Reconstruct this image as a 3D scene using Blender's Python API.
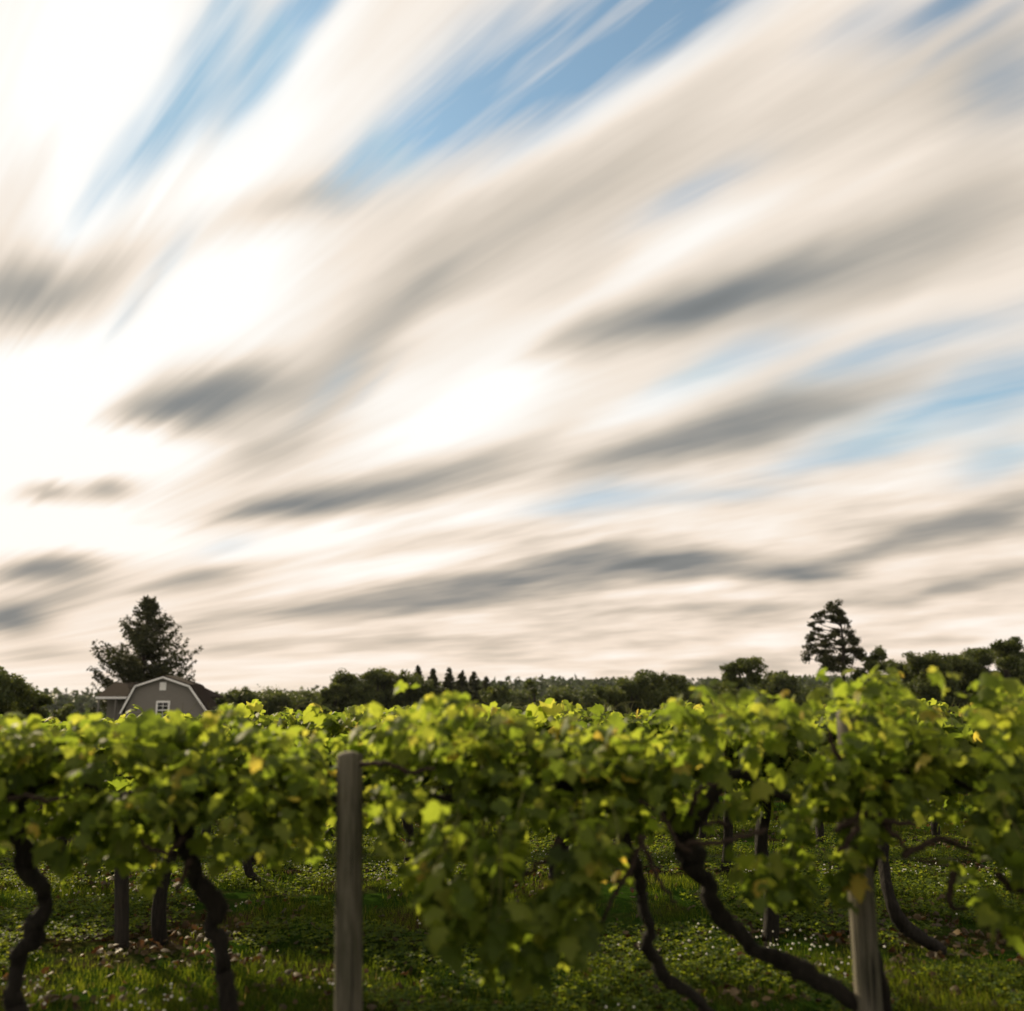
import bpy, math, random
import numpy as np
from mathutils import Vector, Matrix

for o in list(bpy.data.objects):
    bpy.data.objects.remove(o)
SC = bpy.context.scene
COL = SC.collection
R = math.radians

# ------------------------------------------------------------------ camera
CAM_H, PITCH, FPX = 1.7, R(12.02), 900.0
cd = bpy.data.cameras.new('camera')
cam = bpy.data.objects.new('camera', cd)
COL.objects.link(cam)
cam.location = (0, 0, CAM_H)
cam.rotation_euler = (R(90) + PITCH, 0, 0)
cd.sensor_width = 36.0
cd.lens = FPX / 1024 * 36.0
cd.clip_start, cd.clip_end = 0.05, 8000
cd.dof.use_dof = True
cd.dof.focus_distance = 11.0
cd.dof.aperture_fstop = cd.lens / 1000 / 0.029
SC.camera = cam


def ray(px, py):
    x, y, z = px - 512.0, FPX, 505.5 - py
    c, s = math.cos(PITCH), math.sin(PITCH)
    return Vector((x, y * c - z * s, y * s + z * c))


def P(px, py, Y):
    """the world point a pixel sees at the distance Y in front of the camera"""
    r = ray(px, py)
    return Vector((r.x * Y / r.y, Y, CAM_H + r.z * Y / r.y))


# ------------------------------------------------------------------ sky, sun, exposure
SUN_AZ, SUN_EL = R(-40), R(24)          # azimuth from the view direction, left negative
SUN_DIR = Vector((math.sin(SUN_AZ) * math.cos(SUN_EL), math.cos(SUN_AZ) * math.cos(SUN_EL), math.sin(SUN_EL)))
ld = bpy.data.lights.new('sun', 'SUN')
ld.energy, ld.angle, ld.color = 5.0, R(0.6), (1.0, 0.82, 0.54)
sun = bpy.data.objects.new('sun', ld)
COL.objects.link(sun)
sun.rotation_euler = SUN_DIR.to_track_quat('Z', 'Y').to_euler()
sun.location = (-20, 20, 30)

SC.view_settings.view_transform = 'Standard'
SC.view_settings.look = 'None'
SC.view_settings.exposure = 0.3
SC.view_settings.gamma = 1.0
SC.view_settings.use_curve_mapping = False
SC.render.engine = 'CYCLES'
SC.cycles.max_bounces = 8
SC.cycles.use_denoising = True

world = bpy.data.worlds.new('World')
SC.world = world
world.use_nodes = True
wt = world.node_tree
wt.nodes.clear()


class NB:
    """small helper that writes shader nodes"""
    def __init__(self, tree):
        self.t = tree

    def put(self, sock, v):
        if isinstance(v, bpy.types.NodeSocket):
            self.t.links.new(v, sock)
        elif v is not None:
            sock.default_value = v

    def m(self, op, a, b=None, c=None, clamp=False):
        n = self.t.nodes.new('ShaderNodeMath')
        n.operation, n.use_clamp = op, clamp
        for i, v in enumerate((a, b, c)):
            self.put(n.inputs[i], v)
        return n.outputs[0]

    def v(self, op, a, b=None, c=None):
        n = self.t.nodes.new('ShaderNodeVectorMath')
        n.operation = op
        for i, v in enumerate((a, b, c)):
            self.put(n.inputs[i], v)
        return n.outputs['Value' if op == 'DOT_PRODUCT' else 'Vector']

    def xyz(self, x, y, z):
        n = self.t.nodes.new('ShaderNodeCombineXYZ')
        for i, v in enumerate((x, y, z)):
            self.put(n.inputs[i], v)
        return n.outputs[0]

    def noise(self, vec, scale, detail=3.0, rough=0.5, dist=0.0):
        n = self.t.nodes.new('ShaderNodeTexNoise')
        self.put(n.inputs['Vector'], vec)
        n.inputs['Scale'].default_value = scale
        n.inputs['Detail'].default_value = detail
        n.inputs['Roughness'].default_value = rough
        n.inputs['Distortion'].default_value = dist
        return n.outputs[0]

    def ramp(self, fac, stops):
        n = self.t.nodes.new('ShaderNodeValToRGB')
        self.put(n.inputs[0], fac)
        e = n.color_ramp.elements
        while len(e) < len(stops):
            e.new(0.5)
        for el, (p, c) in zip(e, stops):
            el.position, el.color = p, (*c, 1) if len(c) == 3 else c
        return n.outputs[0]

    def mix(self, f, a, b, blend='MIX'):
        n = self.t.nodes.new('ShaderNodeMix')
        n.data_type, n.blend_type = 'RGBA', blend
        self.put(n.inputs[0], f)
        self.put(n.inputs[6], a)
        self.put(n.inputs[7], b)
        return n.outputs[2]


# the clouds drift along one bearing, so their streaks all run to one point on the horizon
wd = ray(-250, 697); wd.z = 0; wd.normalize()
ws = Vector((wd.y, -wd.x, 0))


def sky_co(px, py):
    d = ray(px, py).normalized()
    return np.array((math.acos(max(-1, min(1, d.dot(wd)))), math.atan2(d.z, d.dot(ws))))


# (bearing by pixel x, height by pixel y, half length, half width, tilt, amount)
GREY = [
    (18, 296, 76, 38, 10, .62), (15, 200, 70, 26, 66, .26), (48, 145, 45, 9, 64, .1), (108, 268, 50, 24, 45, .13),
    (200, 232, 110, 24, 18, .16), (298, 203, 66, 20, 8, .17), (330, 182, 44, 18, 30, .12), (150, 285, 42, 5, 53, .13),
    (430, 268, 110, 44, 35, .17), (545, 215, 130, 50, 33, .15), (645, 160, 120, 40, 30, .10), (420, 288, 42, 13, 35, .13),
    (365, 335, 66, 34, 35, .10), (760, 128, 130, 44, 28, .06), (870, 100, 140, 44, 28, .07), (1000, 95, 80, 62, 30, .17),
    (850, 190, 130, 22, 24, .06), (575, 285, 60, 20, 33, .1),
    (715, 299, 96, 25, 20, .33), (640, 322, 90, 23, 18, .25), (850, 262, 120, 34, 18, .23), (965, 222, 100, 38, 20, .22),
    (560, 345, 70, 24, 18, .16), (790, 285, 60, 20, 22, .12), (700, 305, 50, 12, 17, .1),
    (188, 398, 66, 29, 8, .50), (130, 412, 50, 14, 12, .36), (240, 384, 46, 20, 15, .30), (212, 428, 44, 20, -16, .2),
    (285, 398, 44, 16, 35, .15), (255, 455, 66, 17, 22, .24), (318, 432, 80, 22, 35, .15), (345, 372, 60, 22, 40, .18),
    (50, 491, 30, 12, 0, .55), (110, 487, 24, 14, 5, .55), (140, 521, 12, 4, 10, .1),
    (272, 507, 56, 11, 8, .46), (335, 493, 66, 17, 6, .32), (410, 487, 76, 17, 10, .32), (500, 458, 70, 14, 20, .26),
    (700, 436, 110, 20, 14, .27), (770, 416, 76, 22, 17, .22), (630, 455, 70, 13, 15, .22), (850, 402, 90, 16, 20, .2),
    (545, 580, 105, 21, 5, .40), (640, 560, 84, 16, -6, .28), (400, 601, 90, 14, 5, .40), (730, 567, 110, 14, -4, .32),
    (590, 545, 50, 10, 12, .12), (480, 560, 70, 8, 14, .12),
    (44, 567, 54, 13, 8, .66), (8, 620, 36, 16, 2, .64), (66, 596, 46, 15, 12, .34), (198, 577, 42, 9, 8, .44),
    (150, 590, 30, 6, 8, .18), (200, 622, 66, 16, 14, .22), (230, 650, 60, 8, 6, .2), (370, 602, 50, 10, 4, .12),
    (850, 555, 90, 11, 12, .26), (960, 523, 90, 17, 12, .32), (812, 577, 50, 7, 3, .28), (1010, 500, 60, 14, 10, .14),
    (752, 612, 54, 7, 0, .26), (640, 612, 60, 6, 4, .12), (955, 588, 84, 8, 9, .28), (880, 603, 60, 6, 6, .2), (470, 640, 90, 7, 4, .18),
    (330, 640, 60, 6, 3, .14), (620, 642, 80, 6, 2, .16), (560, 622, 60, 6, 2, .12), (700, 660, 90, 6, 1, .12), (930, 640, 90, 7, 5, .1),
    (40, 655, 50, 8, 3, .24), (440, 540, 60, 9, 12, .14), (900, 620, 60, 5, 4, .12), (300, 610, 40, 7, 8, .16), (260, 570, 40, 6, 10, .1),
]
GLOW = [
    (95, 85, 130, 66, 65, .22), (225, 292, 76, 44, 36, .26), (500, 372, 76, 26, 30, .24), (425, 330, 70, 14, 30, .12),
    (60, 395, 90, 52, 10, .3), (450, 420, 110, 26, 20, .2), (92, 200, 64, 13, 66, .2), (660, 402, 80, 14, 22, .16),
    (60, 525, 90, 24, 4, .26), (300, 540, 90, 13, 10, .22), (560, 320, 70, 10, 30, .1), (600, 120, 90, 12, 32, .1),
    (700, 55, 100, 12, 31, .06), (300, 60, 120, 26, 50, .14), (230, 175, 80, 22, 42, .16), (400, 565, 70, 10, 8, .16),
    (130, 450, 90, 26, 10, .22), (30, 440, 60, 40, 0, .2), (380, 400, 60, 12, 30, .12), (480, 520, 60, 10, 10, .14),
    (880, 480, 110, 12, 12, .08), (585, 108, 130, 10, 33, .13), (705, 228, 100, 12, 25, .12), (900, 165, 100, 12, 26, .08), (880, 315, 90, 10, 18, .08), (640, 270, 90, 9, 26, .08), (300, 120, 60, 16, 46, .08), (130, 540, 60, 12, 6, .16), (268, 78, 70, 5, 55, .2), (165, 180, 60, 5, 60, .16), (600, 535, 90, 7, 10, .12), (480, 625, 110, 5, 4, .12), (760, 585, 100, 5, 3, .12), (850, 640, 110, 5, 3, .12), (380, 575, 70, 5, 8, .12),
]
BLUE = [
    (190, 88, 66, 11, 60, .58), (222, 30, 60, 13, 62, .42), (152, 132, 40, 9, 58, .5), (106, 180, 40, 7, 58, .35), (240, 92, 40, 15, 48, .55),
    (288, 24, 52, 11, 52, .8), (318, 2, 30, 10, 50, .5), (272, 66, 34, 10, 50, .25),
    (545, 62, 84, 20, 34, .95), (640, 12, 100, 22, 33, 1.0), (700, 8, 56, 15, 33, .6), (600, 45, 60, 18, 33, .6), (462, 104, 60, 13, 36, .75), (405, 134, 56, 14, 38, .62),
    (372, 160, 40, 10, 38, .4), (478, 42, 66, 16, 40, .34), (470, 132, 66, 12, 36, .2), (560, 108, 60, 9, 34, .25),
    (700, 192, 46, 9, 28, .3), (955, 2, 56, 9, 30, .6), (1012, 80, 40, 22, 32, .24), (870, 18, 46, 10, 32, .25), (985, 28, 60, 6, 30, .2),
    (960, 405, 96, 15, 17, .8), (1010, 385, 50, 20, 20, .6), (880, 440, 60, 8, 14, .45), (994, 459, 32, 10, 14, .75), (840, 457, 60, 7, 12, .4),
    (600, 497, 36, 8, 8, .75), (650, 490, 40, 7, 8, .45), (715, 496, 50, 5, 5, .4), (556, 508, 30, 5, 10, .3),
    (858, 358, 56, 8, 22, .5), (950, 336, 80, 9, 18, .48), (725, 362, 46, 11, 26, .38), (680, 382, 40, 8, 26, .2), (780, 352, 40, 8, 22, .25),
    (330, 388, 30, 7, 45, .24), (128, 312, 24, 4, 53, .3), (170, 258, 26, 5, 55, .2), (365, 395, 26, 4, 45, .2), (225, 548, 22, 5, 15, .25),
]

W = NB(wt)
tc = wt.nodes.new('ShaderNodeTexCoord')
D = tc.outputs['Generated']
theta = W.m('ARCCOSINE', W.v('DOT_PRODUCT', D, tuple(wd)))
sep = wt.nodes.new('ShaderNodeSeparateXYZ'); wt.links.new(D, sep.inputs[0])
zc = W.m('MAXIMUM', sep.outputs[2], 0.0)
phi = W.m('ARCTAN2', zc, W.v('DOT_PRODUCT', D, tuple(ws)))
st = W.xyz(theta, phi, 0.0)
# streaks: noise drawn out along the drift
n_big = W.noise(W.v('MULTIPLY', st, (2.4, 9.0, 1)), 1.0, 3, .5)
n_mid = W.noise(W.v('MULTIPLY', st, (4.2, 26.0, 1)), 1.0, 3, .55)
n_fine = W.noise(W.v('ADD', W.v('MULTIPLY', st, (2.6, 52.0, 1)), (3, 7, 1)), 1.0, 3, .6)
n_low = W.noise(W.v('ADD', W.v('MULTIPLY', st, (8.0, 44.0, 1)), (9, 2, 4)), 1.0, 3, .5)
# ragged ends
wob = W.noise(W.v('ADD', W.v('MULTIPLY', st, (4.0, 26.0, 1)), (1, 5, 2)), 1.0, 2, .5)
wob2 = W.noise(W.v('ADD', W.v('MULTIPLY', st, (7.0, 12.0, 1)), (4, 1, 7)), 1.0, 2, .5)
wamp = W.m('MULTIPLY', W.m('MINIMUM', theta, 0.8), .085)
stw = W.xyz(W.m('ADD', theta, W.m('MULTIPLY', W.m('SUBTRACT', wob, .5), wamp)),
            W.m('ADD', phi, W.m('MULTIPLY', W.m('SUBTRACT', wob2, .5), .03)), 1.0)


def blobs(rows):
    acc = None
    for (x, y, L, Wd, tilt, amp) in rows:
        if rows is BLUE:
            Wd *= 1.45
            L *= 1.15
            amp *= 1.25 if y < 260 else .62
        c = sky_co(x, y)
        J = np.stack([(sky_co(x + 2, y) - sky_co(x - 2, y)) / 4, (sky_co(x, y + 2) - sky_co(x, y - 2)) / 4], 1)
        a = R(tilt)
        A = np.stack([np.array((math.cos(a), -math.sin(a))) * L, np.array((math.sin(a), math.cos(a))) * Wd], 1)
        M = np.linalg.inv(J @ A)            # sky coordinates to blob coordinates
        k = -M @ c
        q1 = W.v('DOT_PRODUCT', stw, (M[0, 0], M[0, 1], k[0]))
        q2 = W.v('DOT_PRODUCT', stw, (M[1, 0], M[1, 1], k[1]))
        q = W.m('MULTIPLY_ADD', q2, q2, W.m('MULTIPLY', q1, q1))
        g = W.m('POWER', 0.46, q)
        acc = W.m('MULTIPLY', g, amp) if acc is None else W.m('MULTIPLY_ADD', g, amp, acc)
    return acc


grey, glow, blue = blobs(GREY), blobs(GLOW), blobs(BLUE)
sund = W.m('MAXIMUM', W.v('DOT_PRODUCT', D, tuple(SUN_DIR)), 0.0)
halo = W.m('MULTIPLY', W.m('POWER', sund, 10.0), 0.20)
low = W.m('MULTIPLY', W.m('MULTIPLY', W.m('SUBTRACT', n_low, .5), W.m('MINIMUM', W.m('MULTIPLY', theta, 1.3), 1.0)), W.m('MULTIPLY', W.m('MAXIMUM', W.m('SUBTRACT', .34, zc), 0.0), 3.6))
val = W.m('ADD', W.m('SUBTRACT', W.m('ADD', W.m('ADD', 0.765, halo), glow), W.m('MULTIPLY', grey, .94)),
          W.m('ADD', W.m('MULTIPLY', W.m('SUBTRACT', n_big, .5), .22),
              W.m('ADD', W.m('MULTIPLY', W.m('SUBTRACT', n_mid, .5), .17), W.m('ADD', W.m('MULTIPLY', W.m('SUBTRACT', n_fine, .5), W.m('MULTIPLY', W.m('MINIMUM', theta, .8), .10)), low))))
cloud = W.ramp(val, [(0.0, (.15, .165, .17)), (.22, (.235, .248, .25)), (.40, (.415, .392, .352)), (.58, (.665, .592, .505)),
                     (.74, (.90, .80, .695)), (.90, (1.0, .955, .895)), (1.0, (1.06, 1.04, 1.0))])
# thin wisps are drawn across the gaps
wisp = W.m('MULTIPLY', W.m('SUBTRACT', W.m('ADD', W.m('MULTIPLY', n_fine, .35), W.m('MULTIPLY', n_mid, .75)), .47), 1.9)
soft = W.m('SUBTRACT', 1.0, W.m('POWER', 2.718, W.m('MULTIPLY', blue, -2.0)))
blue_f = W.m('MULTIPLY', soft, W.m('SUBTRACT', 1.08, W.m('MAXIMUM', wisp, 0.0)))
blue_f = W.m('MAXIMUM', W.m('MINIMUM', blue_f, .93), 0.0)
sky = wt.nodes.new('ShaderNodeTexSky')
sky.sky_type = 'NISHITA'
sky.sun_disc = False
sky.sun_elevation = SUN_EL
sky.sun_rotation = SUN_AZ
sky.air_density, sky.dust_density, sky.ozone_density = 1.0, 0.6, 1.5
SKY_STRENGTH = 0.10
# the low air warms what is near the horizon
warm = W.mix(W.m('MULTIPLY', W.m('SUBTRACT', .30, zc), 3.2, clamp=True), (1, 1, 1, 1), (1.05, .975, .915, 1))
cloud10 = W.mix(1.0, W.mix(1.0, cloud, warm, 'MULTIPLY'), (.812 / SKY_STRENGTH, .812 / SKY_STRENGTH, .812 / SKY_STRENGTH, 1), 'MULTIPLY')
skyc = W.mix(blue_f, cloud10, W.v('MINIMUM', W.mix(1.0, sky.outputs[0], (1.04, 1.3, 1.2, 1), 'MULTIPLY'), (2.7, 4.35, 5.7)))
bg = wt.nodes.new('ShaderNodeBackground')
wt.links.new(skyc, bg.inputs[0])
bg.inputs[1].default_value = SKY_STRENGTH
world.cycles.sampling_method = 'MANUAL'
world.cycles.sample_map_resolution = 256
wo = wt.nodes.new('ShaderNodeOutputWorld')
wt.links.new(bg.outputs[0], wo.inputs[0])

# ------------------------------------------------------------------ helpers
rng = np.random.default_rng(11)
rnd = random.Random(5)


def smooth(t):
    t = np.clip(t, 0, 1)
    return t * t * (3 - 2 * t)


def terrain(x, y):
    x, y = np.asarray(x, float), np.asarray(y, float)
    z = -0.045 * np.clip(y - 9, 0, 66) - 1.3 * smooth((y - 75) / 90)
    hill = 3.3 - 9 * smooth((-x + 30) / 160) + 16 * smooth((x - 60) / 420) + 3.0 * np.sin(x * 0.009 + 1.0) - 2 * smooth((-x - 150) / 300)
    z = z + hill * smooth((y - 260) / 620)
    return z + 0.35 * np.sin(x * .05) * smooth((y - 60) / 100)


def vnoise(x, y, s=1.0, seed=0):
    """smooth value noise in the plane"""
    x, y = np.asarray(x) * s, np.asarray(y) * s
    xi, yi = np.floor(x).astype(int), np.floor(y).astype(int)
    fx, fy = smooth(x - xi), smooth(y - yi)

    def h(a, b):
        v = np.sin(a * 127.1 + b * 311.7 + seed * 74.7) * 43758.5453
        return v - np.floor(v)
    return (h(xi, yi) * (1 - fx) + h(xi + 1, yi) * fx) * (1 - fy) + (h(xi, yi + 1) * (1 - fx) + h(xi + 1, yi + 1) * fx) * fy


def mesh_np(name, verts, faces, mats, tone=None, midx=None, shade=True):
    """faces: list of (n, k) index arrays"""
    me = bpy.data.meshes.new(name)
    verts = np.asarray(verts, np.float32)
    me.vertices.add(len(verts)); me.vertices.foreach_set('co', verts.ravel())
    faces = [np.asarray(f, np.int32) for f in (faces if isinstance(faces, list) else [faces]) if len(f)]
    loops = np.concatenate([f.ravel() for f in faces])
    tot = np.concatenate([np.full(len(f), f.shape[1], np.int32) for f in faces])
    start = np.concatenate([[0], np.cumsum(tot)[:-1]]).astype(np.int32)
    me.loops.add(len(loops)); me.loops.foreach_set('vertex_index', loops)
    me.polygons.add(len(tot)); me.polygons.foreach_set('loop_start', start)
    try:
        me.polygons.foreach_set('loop_total', tot)
    except Exception:
        pass
    for m in (mats if isinstance(mats, (list, tuple)) else [mats]):
        me.materials.append(m)
    if midx is not None:
        me.polygons.foreach_set('material_index', np.asarray(midx, np.int32))
    me.polygons.foreach_set('use_smooth', np.full(len(tot), shade))
    if tone is not None:
        a = me.attributes.new('tone', 'FLOAT', 'POINT')
        a.data.foreach_set('value', np.asarray(tone, np.float32))
    me.update(calc_edges=True)
    return me


def link(name, me, parent=None, loc=None):
    o = bpy.data.objects.new(name, me)
    COL.objects.link(o)
    if parent is not None:
        o.parent = parent
    if loc is not None:
        o.location = loc
    return o


def empty(name, loc, label, cat, group=None, rz=0.0):
    o = bpy.data.objects.new(name, None)
    o.empty_display_size = .3
    COL.objects.link(o)
    o.location, o.rotation_euler = loc, (0, 0, rz)
    return tag(o, label, cat, group)


def tag(o, label, cat, group=None):
    o['label'], o['category'] = label, cat
    if group:
        o['group'] = group
    return o


def kind(o, k, label=None, cat=None):
    o['kind'] = k
    if label:
        o['label'] = label
    if cat:
        o['category'] = cat
    return o


def spline(pts, n=8):
    """Catmull-Rom through the points"""
    p = np.asarray(pts, float)
    p = np.vstack([2 * p[0] - p[1], p, 2 * p[-1] - p[-2]])
    out = []
    for i in range(1, len(p) - 2):
        t = np.linspace(0, 1, n, endpoint=False)[:, None]
        a, b, c, d = p[i - 1], p[i], p[i + 1], p[i + 2]
        out.append(.5 * (2 * b + (c - a) * t + (2 * a - 5 * b + 4 * c - d) * t ** 2 + (3 * b - a - 3 * c + d) * t ** 3))
    out.append(p[-2][None])
    return np.vstack(out)


class Tubes:
    """collects tubes into one mesh"""
    def __init__(self):
        self.v, self.f, self.n = [], [], 0

    def tube(self, path, rad, seg=8, rough=0.0, cap=True, seed=0):
        path = np.asarray(path, float)
        N = len(path)
        rad = np.interp(np.linspace(0, 1, N), np.linspace(0, 1, len(rad)), rad)
        tan = np.gradient(path, axis=0)
        tan /= np.linalg.norm(tan, axis=1)[:, None] + 1e-9
        ref = np.array((0.31, 0.95, 0.05)) if abs(tan[0][2]) > .6 else np.array((0, 0, 1.0))
        u = np.cross(tan, ref); u /= np.linalg.norm(u, axis=1)[:, None] + 1e-9
        w = np.cross(tan, u)
        a = np.linspace(0, 2 * math.pi, seg, endpoint=False)
        r = rad[:, None] * np.ones((N, seg))
        if rough:
            g = np.random.default_rng(seed)
            k1, k2 = g.uniform(0, 6, 2)
            s = np.linspace(0, N * .5, N)[:, None]
            r = r * (1 + rough * (.5 * np.sin(2 * a + s * .7 + k1) + .35 * np.sin(3 * a - s * 1.1 + k2) + .5 * g.normal(0, 1, (N, 1)) * .6 + .3 * g.normal(0, 1, (N, seg))))
        ring = path[:, None, :] + r[..., None] * (np.cos(a)[None, :, None] * u[:, None, :] + np.sin(a)[None, :, None] * w[:, None, :])
        self.v.append(ring.reshape(-1, 3))
        i, j = np.meshgrid(np.arange(N - 1), np.arange(seg), indexing='ij')
        q = np.stack([i * seg + j, i * seg + (j + 1) % seg, (i + 1) * seg + (j + 1) % seg, (i + 1) * seg + j], -1).reshape(-1, 4)
        self.f.append(q + self.n)
        if cap:
            c0, c1 = self.n + N * seg, self.n + N * seg + 1
            self.v.append(np.array([path[0], path[-1] + tan[-1] * rad[-1] * .4]))
            jj = np.arange(seg)
            z = np.stack([np.full(seg, c0), self.n + (jj + 1) % seg, self.n + jj], -1)
            y = np.stack([np.full(seg, c1), self.n + (N - 1) * seg + jj, self.n + (N - 1) * seg + (jj + 1) % seg], -1)
            self.tri = getattr(self, 'tri', []) + [z, y]
            self.n += 2
        self.n += N * seg
        return self

    def mesh(self, name, mat):
        fs = [np.vstack(self.f)]
        if getattr(self, 'tri', None):
            fs.append(np.vstack(self.tri))
        return mesh_np(name, np.vstack(self.v), fs, mat)


class Boxes:
    def __init__(self):
        self.v, self.f = [], []

    def hexa(self, p8):
        n = len(self.v)
        self.v += [tuple(p) for p in p8]
        for q in ((0, 3, 2, 1), (4, 5, 6, 7), (0, 1, 5, 4), (1, 2, 6, 5), (2, 3, 7, 6), (3, 0, 4, 7)):
            self.f.append([n + i for i in q])
        return self

    def box(self, x0, x1, y0, y1, z0, z1):
        return self.hexa([(x0, y0, z0), (x1, y0, z0), (x1, y1, z0), (x0, y1, z0), (x0, y0, z1), (x1, y0, z1), (x1, y1, z1), (x0, y1, z1)])

    def mesh(self, name, mat):
        return mesh_np(name, self.v, [np.array(self.f)], mat, shade=False)


# ------------------------------------------------------------------ materials
def material(name):
    m = bpy.data.materials.new(name)
    m.use_nodes = True
    nt = m.node_tree
    b = nt.nodes['Principled BSDF']
    b.inputs['Specular IOR Level'].default_value = .3
    return m, NB(nt), b, nt.nodes['Material Output']


def obj_co(n):
    return n.t.nodes.new('ShaderNodeTexCoord').outputs['Object']


def bump(n, b, h, strength, dist):
    k = n.t.nodes.new('ShaderNodeBump')
    k.inputs['Strength'].default_value, k.inputs['Distance'].default_value = strength, dist
    n.put(k.inputs['Height'], h)
    n.t.links.new(k.outputs[0], b.inputs['Normal'])


def leafy(name, stops, tstops, trans=.45, rough=.45, spec=.35, mott=30.0):
    """leaves: colour from each leaf's own tone, light passing through"""
    m, n, b, out = material(name)
    at = n.t.nodes.new('ShaderNodeAttribute'); at.attribute_name = 'tone'
    g = n.noise(obj_co(n), mott, 2, .5)
    f = n.m('ADD', at.outputs['Fac'], n.m('MULTIPLY', n.m('SUBTRACT', g, .5), .22), clamp=True)
    c = n.ramp(f, stops)
    n.put(b.inputs['Base Color'], c)
    b.inputs['Roughness'].default_value = rough
    b.inputs['Specular IOR Level'].default_value = spec
    t = n.t.nodes.new('ShaderNodeBsdfTranslucent')
    n.put(t.inputs[0], n.ramp(f, tstops))
    x = n.t.nodes.new('ShaderNodeMixShader')
    x.inputs[0].default_value = trans
    n.t.links.new(b.outputs[0], x.inputs[1]); n.t.links.new(t.outputs[0], x.inputs[2])
    n.t.links.new(x.outputs[0], out.inputs[0])
    return m


M_LEAF = leafy('grape_leaf',
               [(0, (.034, .050, .011)), (.35, (.078, .108, .020)), (.65, (.145, .17, .03)), (.85, (.25, .25, .05)), (1, (.34, .26, .045))],
               [(0, (.12, .18, .018)), (.35, (.28, .37, .032)), (.65, (.45, .51, .05)), (.85, (.62, .60, .08)), (1, (.72, .54, .08))], .6, .58, .16)
M_GRASS = leafy('grass_blade',
                [(0, (.018, .031, .005)), (.5, (.04, .060, .008)), (.85, (.09, .102, .015)), (1, (.16, .13, .045))],
                [(0, (.045, .08, .006)), (.5, (.13, .18, .010)), (.85, (.29, .32, .018)), (1, (.3, .24, .06))], .5, .7, .1, 8)
M_CLOVER = leafy('clover_leaf',
                 [(0, (.02, .045, .01)), (.6, (.05, .09, .015)), (1, (.10, .13, .025))],
                 [(0, (.08, .14, .008)), (.6, (.26, .32, .014)), (1, (.42, .42, .035))], .5, .6, .2, 8)
M_DRY = leafy('dry_leaf',
              [(0, (.026, .018, .008)), (.6, (.062, .040, .016)), (1, (.13, .085, .032))],
              [(0, (.05, .02, .01)), (.6, (.14, .06, .02)), (1, (.25, .12, .04))], .25, .6, .3, 8)
M_CROWN = leafy('tree_leaf',
                [(0, (.03, .042, .014)), (.5, (.062, .078, .021)), (1, (.115, .125, .03))],
                [(0, (.05, .07, .010)), (.5, (.11, .14, .015)), (1, (.22, .24, .025))], .35, .5, .25, .7)
M_NEEDLE = leafy('conifer_needle',
                 [(0, (.024, .030, .014)), (.5, (.046, .052, .021)), (1, (.085, .083, .03))],
                 [(0, (.026, .03, .009)), (.5, (.055, .06, .013)), (1, (.11, .10, .022))], .25, .6, .2, .7)
M_FOREST = leafy('forest_leaf',
                 [(0, (.034, .046, .026)), (.5, (.054, .070, .034)), (1, (.085, .098, .044))],
                 [(0, (.036, .05, .018)), (.5, (.06, .08, .024)), (1, (.11, .13, .036))], .25, .6, .2, .05)


def bark(name, a, c, scale=(40, 40, 7), depth=.01):
    m, n, b, _ = material(name)
    co = n.v('MULTIPLY', obj_co(n), scale)
    f = n.noise(co, 1.0, 5, .65)
    n.put(b.inputs['Base Color'], n.ramp(f, [(.3, a), (.7, c)]))
    b.inputs['Roughness'].default_value = .9
    bump(n, b, f, 1.0, depth)
    return m


M_BARK = bark('vine_bark', (.005, .004, .003), (.026, .021, .016), (60, 60, 9), .03)
M_CANE = bark('cane_bark', (.012, .008, .006), (.045, .028, .018), (90, 90, 30), .003)
M_SHOOT = bark('green_shoot', (.07, .085, .02), (.13, .12, .035), (60, 60, 20), .002)
M_TRUNK = bark('tree_bark', (.016, .013, .010), (.05, .042, .034), (6, 6, 1.2), .05)

m, n, b, _ = material('weathered_wood')
co = obj_co(n)
gr = n.noise(n.v('MULTIPLY', co, (46, 46, 2.6)), 1.0, 6, .62)
pa = n.noise(n.v('MULTIPLY', co, (9, 9, 2.5)), 1.0, 4, .6)
cr = n.noise(n.v('MULTIPLY', co, (75, 75, 1.6)), 1.0, 2, .5)
c1 = n.ramp(gr, [(.25, (.045, .040, .030)), (.5, (.145, .130, .100)), (.75, (.26, .235, .19))])
c2 = n.mix(n.ramp(pa, [(.42, (0, 0, 0)), (.68, (1, 1, 1))]), c1, (.05, .05, .03, 1))
crack = n.ramp(cr, [(.34, (0, 0, 0)), (.41, (1, 1, 1))])
n.put(b.inputs['Base Color'], n.mix(1.0, c2, n.mix(.9, (1, 1, 1, 1), crack), 'MULTIPLY'))
b.inputs['Roughness'].default_value = .85
bump(n, b, n.m('ADD', gr, n.m('MULTIPLY', crack, .8)), .9, .004)
M_POST = m
M_POST_SHADED = bark('shaded_post_wood', (.012, .010, .008), (.045, .038, .03), (40, 40, 4), .006)  # second-row post: the shade it stands in is put into its wood colour

m, n, b, _ = material('galvanised_wire')
b.inputs['Base Color'].default_value = (.2, .19, .18, 1); b.inputs['Metallic'].default_value = .7; b.inputs['Roughness'].default_value = .55
M_WIRE = m

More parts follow.
